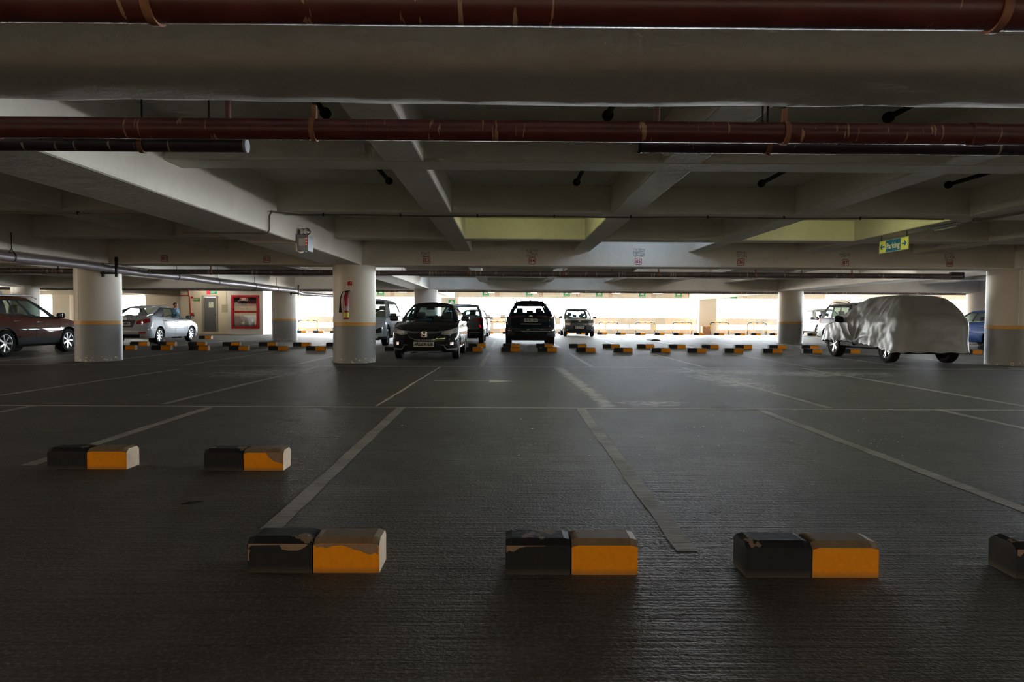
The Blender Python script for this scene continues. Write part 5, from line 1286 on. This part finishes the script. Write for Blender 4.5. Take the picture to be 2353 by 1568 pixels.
    mb = MB(); mb.box((.78, .98, 1.09), (.15, .24, .19), .06, seg=3); mb.box((.80, .88, 1.05), (.10, .16, .08), .03)
    mb.v = [(x + .02 * noise.noise(Vector((x * 12, y * 12, z * 12))), y, z + .03 * noise.noise(Vector((x * 10, y * 10, 1)))) for x, y, z in mb.v]
    mb.build('mirror_pocket', M['black_plastic'], t, smooth=50)
    mb = MB(); mb.box((.78, -.98, 1.09), (.15, .24, .19), .06, seg=3); mb.build('mirror_pocket', M['black_plastic'], t, smooth=50)
covered_car()

# ------------------------------------------------------------------ the man behind the silver sedan
def skin_obj(name, chains, mat, parent, sub=2):
    vs = []; es = []; rs = []; idx = {}
    def vid(p, r):
        k = tuple(round(c, 4) for c in p)
        if k not in idx: idx[k] = len(vs); vs.append(k); rs.append(r)
        return idx[k]
    for ch in chains:
        ids = [vid(p, r) for p, r in ch]
        es += [(a, b) for a, b in zip(ids[:-1], ids[1:]) if a != b]
    me = bpy.data.meshes.new(name); me.from_pydata(vs, es, []); o = bpy.data.objects.new(name, me); COL.objects.link(o)
    sk = o.modifiers.new('skin', 'SKIN'); sk.use_smooth_shade = True
    if not me.skin_vertices: me.skin_vertices.new()
    for d, r in zip(me.skin_vertices[0].data, rs): d.radius = (r, r) if not isinstance(r, tuple) else r
    me.skin_vertices[0].data[0].use_root = True
    ss = o.modifiers.new('sub', 'SUBSURF'); ss.levels = sub; ss.render_levels = sub
    dg = bpy.context.evaluated_depsgraph_get(); m2 = bpy.data.meshes.new_from_object(o.evaluated_get(dg))
    bpy.data.objects.remove(o); m2.materials.append(mat)
    m2.polygons.foreach_set('use_smooth', [True] * len(m2.polygons))
    q = bpy.data.objects.new(name, m2); COL.objects.link(q); q.parent = parent
    return q
def person():
    t = thing('person', 'dark haired person in a blue shirt standing behind the silver sedan, hand raised to mouth', 'person', (-15.97, 33.0, 0), math.radians(-14))
    # faces local +x; +y is the person's left
    pel = ((0, 0, .92), (.145, .11))
    neck = ((0.01, 0, 1.43), .055)
    torso = [pel, ((0, 0, 1.08), (.14, .10)), ((.0, 0, 1.24), (.16, .11)), ((-.01, 0, 1.37), (.13, .09)), neck, ((.025, 0, 1.50), .058), ((.03, 0, 1.57), (.082, .092)), ((.03, 0, 1.64), (.074, .085)), ((.02, 0, 1.68), .04)]
    def fingers(h, dr, up, side):
        h = Vector(h); dr = Vector(dr).normalized(); up = Vector(up).normalized(); sd = dr.cross(up) * side; C = []
        for k, L_ in enumerate((.068, .078, .072, .056)):
            b = h + dr * .045 + sd * (.026 - .0175 * k); e = b + dr * L_ * .5; f = e + dr * L_ * .35 + up * L_ * .28; g = f + up * L_ * .3
            C.append([(tuple(h), .026), (tuple(b), .0105), (tuple(e), .0095), (tuple(f), .0085), (tuple(g), .007)])
        b = h + sd * .032 + dr * .005; C.append([(tuple(h), .026), (tuple(b), .012), (tuple(b + sd * .02 + dr * .028 + up * .01), .010), (tuple(b + sd * .022 + dr * .055 + up * .022), .008)])
        return C
    def arm(sg, el, wr, hd, dr, up):
        return [((-.01, 0, 1.37), (.13, .09)), ((-.01, sg * .17, 1.36), .062), (el, .046), (wr, .030), (hd, .026)], fingers(hd, dr, up, sg)
    ra, rf = arm(-1, (.10, -.25, 1.13), (.17, -.10, 1.36), (.165, -.06, 1.44), (-.15, .25, 1), (-1, .2, .1))
    la, lf = arm(1, (-.03, .23, 1.10), (.06, .24, .87), (.075, .24, .79), (.15, 0, -1), (.6, -.8, 0))
    legs = []
    for sg, fx in ((1, .06), (-1, -.05)):
        legs.append([pel, ((0, sg * .095, .86), .095), ((.02 + fx * .5, sg * .10, .48), .062), ((fx, sg * .10, .10), .042), ((fx + .02, sg * .10, .045), .04), ((fx + .15, sg * .11, .035), .034)])
    nose = [((.03, 0, 1.57), (.082, .092)), ((.118, 0, 1.565), .018), ((.133, 0, 1.552), .012)]
    ears = [[((.03, 0, 1.57), (.082, .092)), ((.02, s_ * .082, 1.565), .02), ((.012, s_ * .092, 1.575), .012)] for s_ in (1, -1)]
    skin_obj('body', [torso, ra, *rf, la, *lf, *legs, nose, *ears], M['skin'], t)
    sh = [((0, 0, .93), (.165, .13)), ((0, 0, 1.08), (.16, .12)), ((0, 0, 1.24), (.18, .13)), ((-.01, 0, 1.37), (.15, .105)), ((0, 0, 1.415), .075)]
    skin_obj('shirt', [sh, [((-.01, 0, 1.37), (.15, .105)), ((-.01, -.17, 1.36), .082), ((.10, -.25, 1.13), .062), ((.135, -.18, 1.24), .05)], [((-.01, 0, 1.37), (.15, .105)), ((-.01, .17, 1.36), .082), ((-.03, .23, 1.10), .062), ((.02, .235, .97), .05)]], M['shirt'], t)
    tr = [[((0, 0, .93), (.165, .13)), ((0, sg * .095, .84), .115), ((.02 + fx * .5, sg * .10, .48), .082), ((fx, sg * .10, .09), .068)] for sg, fx in ((1, .06), (-1, -.05))]
    skin_obj('trousers', tr, M['trouser'], t)
    mb = MB()
    for sg, fx in ((1, .06), (-1, -.05)): mb.box((fx + .07, sg * .105, .04), (.27, .095, .08), .03)
    mb.build('shoe', M['black_plastic'], t)
    # hair cap
    mb = MB(); G = []
    for i in range(13):
        th = PI * .56 * i / 12; row = []
        for k in range(29):
            a = 2 * PI * k / 28; cut = 1 if math.cos(a) < .35 else .68
            tt = th * cut
            x, y, z = math.sin(tt) * math.cos(a), math.sin(tt) * math.sin(a), math.cos(tt)
            d = 1 + .04 * noise.noise(Vector((x * 5, y * 5, z * 5)))
            row.append((.018 + .108 * x * d, .094 * y * d, 1.592 + .118 * z * d))
        G.append(row)
    mb.grid(G); mb.build('hair', M['hair'], t, smooth=True)
    mb = MB()
    for s_ in (1, -1):
        mb.lathe([(0, .012), (.008, .009), (.012, 0), (.008, -.009), (0, -.012)], (.103, s_ * .032, 1.585), 'x', 12); mb.box((.112, s_ * .033, 1.606), (.012, .036, .008), .003)
    mb.build('eye', M['black_plastic'], t)
    mb = MB(); mb.box((.108, 0, 1.522), (.02, .045, .012), .005); mb.build('mouth', plain('lip', (.30, .12, .10), .5), t)
person()
# fixture at the far left edge
t = thing('bulkhead_light', 'white lamp on a grey cabinet top at the far left edge above the brown car', 'light', (-21.9, 29.3, 1.95))
MB().box((0, 0, -.12), (.55, .3, .5), .01).build('cabinet', plain('panel_grey', (.22, .23, .26), .5), t)
MB().box((-.1, -.18, .16), (.45, .06, .12), .02).build('diffuser', M['tube_white'], t)
MB().tube([(.2, 0, .13), (.2, 0, .36)], .02, 8).build('stem', M['black_metal'], t)

# ------------------------------------------------------------------ camera, daylight
cam = bpy.data.cameras.new('camera'); cam.sensor_width = 36; cam.sensor_fit = 'HORIZONTAL'; cam.lens = 1569 / 2353 * 36
co = bpy.data.objects.new('camera', cam); COL.objects.link(co)
co.matrix_world = Matrix.Translation((0, 0, 1.11)) @ Matrix.Rotation(CAMYAW, 4, 'Z') @ Matrix.Rotation(PI / 2 - CAMPITCH, 4, 'X') @ Matrix.Rotation(CAMROLL, 4, 'Z')
sc.camera = co
wd = bpy.data.worlds.new('daylight'); sc.world = wd; wd.use_nodes = True; nt = wd.node_tree; nt.nodes.clear()
o = N(nt, 'ShaderNodeOutputWorld'); b = N(nt, 'ShaderNodeBackground'); tc = N(nt, 'ShaderNodeTexCoord'); sx = N(nt, 'ShaderNodeSeparateXYZ')
nt.links.new(tc.outputs['Generated'], sx.inputs[0])
up = ramp(nt, math2(nt, 'ADD', math2(nt, 'MULTIPLY', sx.outputs[2], .5), .5), [(.44, (.42, .39, .34)), (.5, (.88, .95, 1.)), (.8, (.64, .82, 1.))])
fw = ramp(nt, math2(nt, 'ADD', math2(nt, 'MULTIPLY', sx.outputs[1], .5), .5), [(.25, BACK), (.45, (.5, .5, .5)), (.6, (1., 1., 1.))])
lf = ramp(nt, math2(nt, 'ADD', math2(nt, 'MULTIPLY', sx.outputs[0], .5), .5), [(.15, LEFT), (.5, (1., 1., 1.))])
m0 = N(nt, 'ShaderNodeMix', data_type='RGBA', blend_type='MULTIPLY'); m0.inputs[0].default_value = 1.
nt.links.new(lf, m0.inputs[6]); nt.links.new(fw, m0.inputs[7]); fw = m0.outputs[2]
mm = N(nt, 'ShaderNodeMix', data_type='RGBA', blend_type='MULTIPLY'); mm.inputs[0].default_value = 1.
nt.links.new(up, mm.inputs[6]); nt.links.new(fw, mm.inputs[7])
nt.links.new(mm.outputs[2], b.inputs[0]); b.inputs[1].default_value = SKY
nt.links.new(b.outputs[0], o.inputs[0])
def portal(name, loc, rot, sx_, sy_):
    l = bpy.data.lights.new(name, 'AREA'); l.shape = 'RECTANGLE'; l.size = sx_; l.size_y = sy_; l.cycles.is_portal = True
    q = bpy.data.objects.new(name, l); COL.objects.link(q); q.location = loc; q.rotation_euler = rot
portal('daylight_far_opening', (0, 45.75, 1.2), (-PI / 2, 0, 0), 67, 2.4)
portal('daylight_back_opening', (0, -10.05, 1.2), (PI / 2, 0, 0), 67, 2.4)
portal('daylight_left_opening', (-34.05, 4.2, 1.9), (0, -PI / 2, 0), 2.2, 28)  # portal for the opening added in the left wall
portal('daylight_right_opening', (34.05, 18, 1.5), (0, PI / 2, 0), 3.0, 55)
sc.view_settings.view_transform = 'Standard'; sc.view_settings.look = 'None'; sc.view_settings.gamma = 1; sc.view_settings.exposure = EXPO
sc.view_settings.use_curve_mapping = False
sc.cycles.use_denoising = True
sc.cycles.use_adaptive_sampling = True; sc.cycles.adaptive_threshold = .1; sc.cycles.adaptive_min_samples = 16
sc.cycles.max_bounces = 7; sc.cycles.diffuse_bounces = 4; sc.cycles.glossy_bounces = 3; sc.cycles.transparent_max_bounces = 12
sc.cycles.sample_clamp_indirect = 6
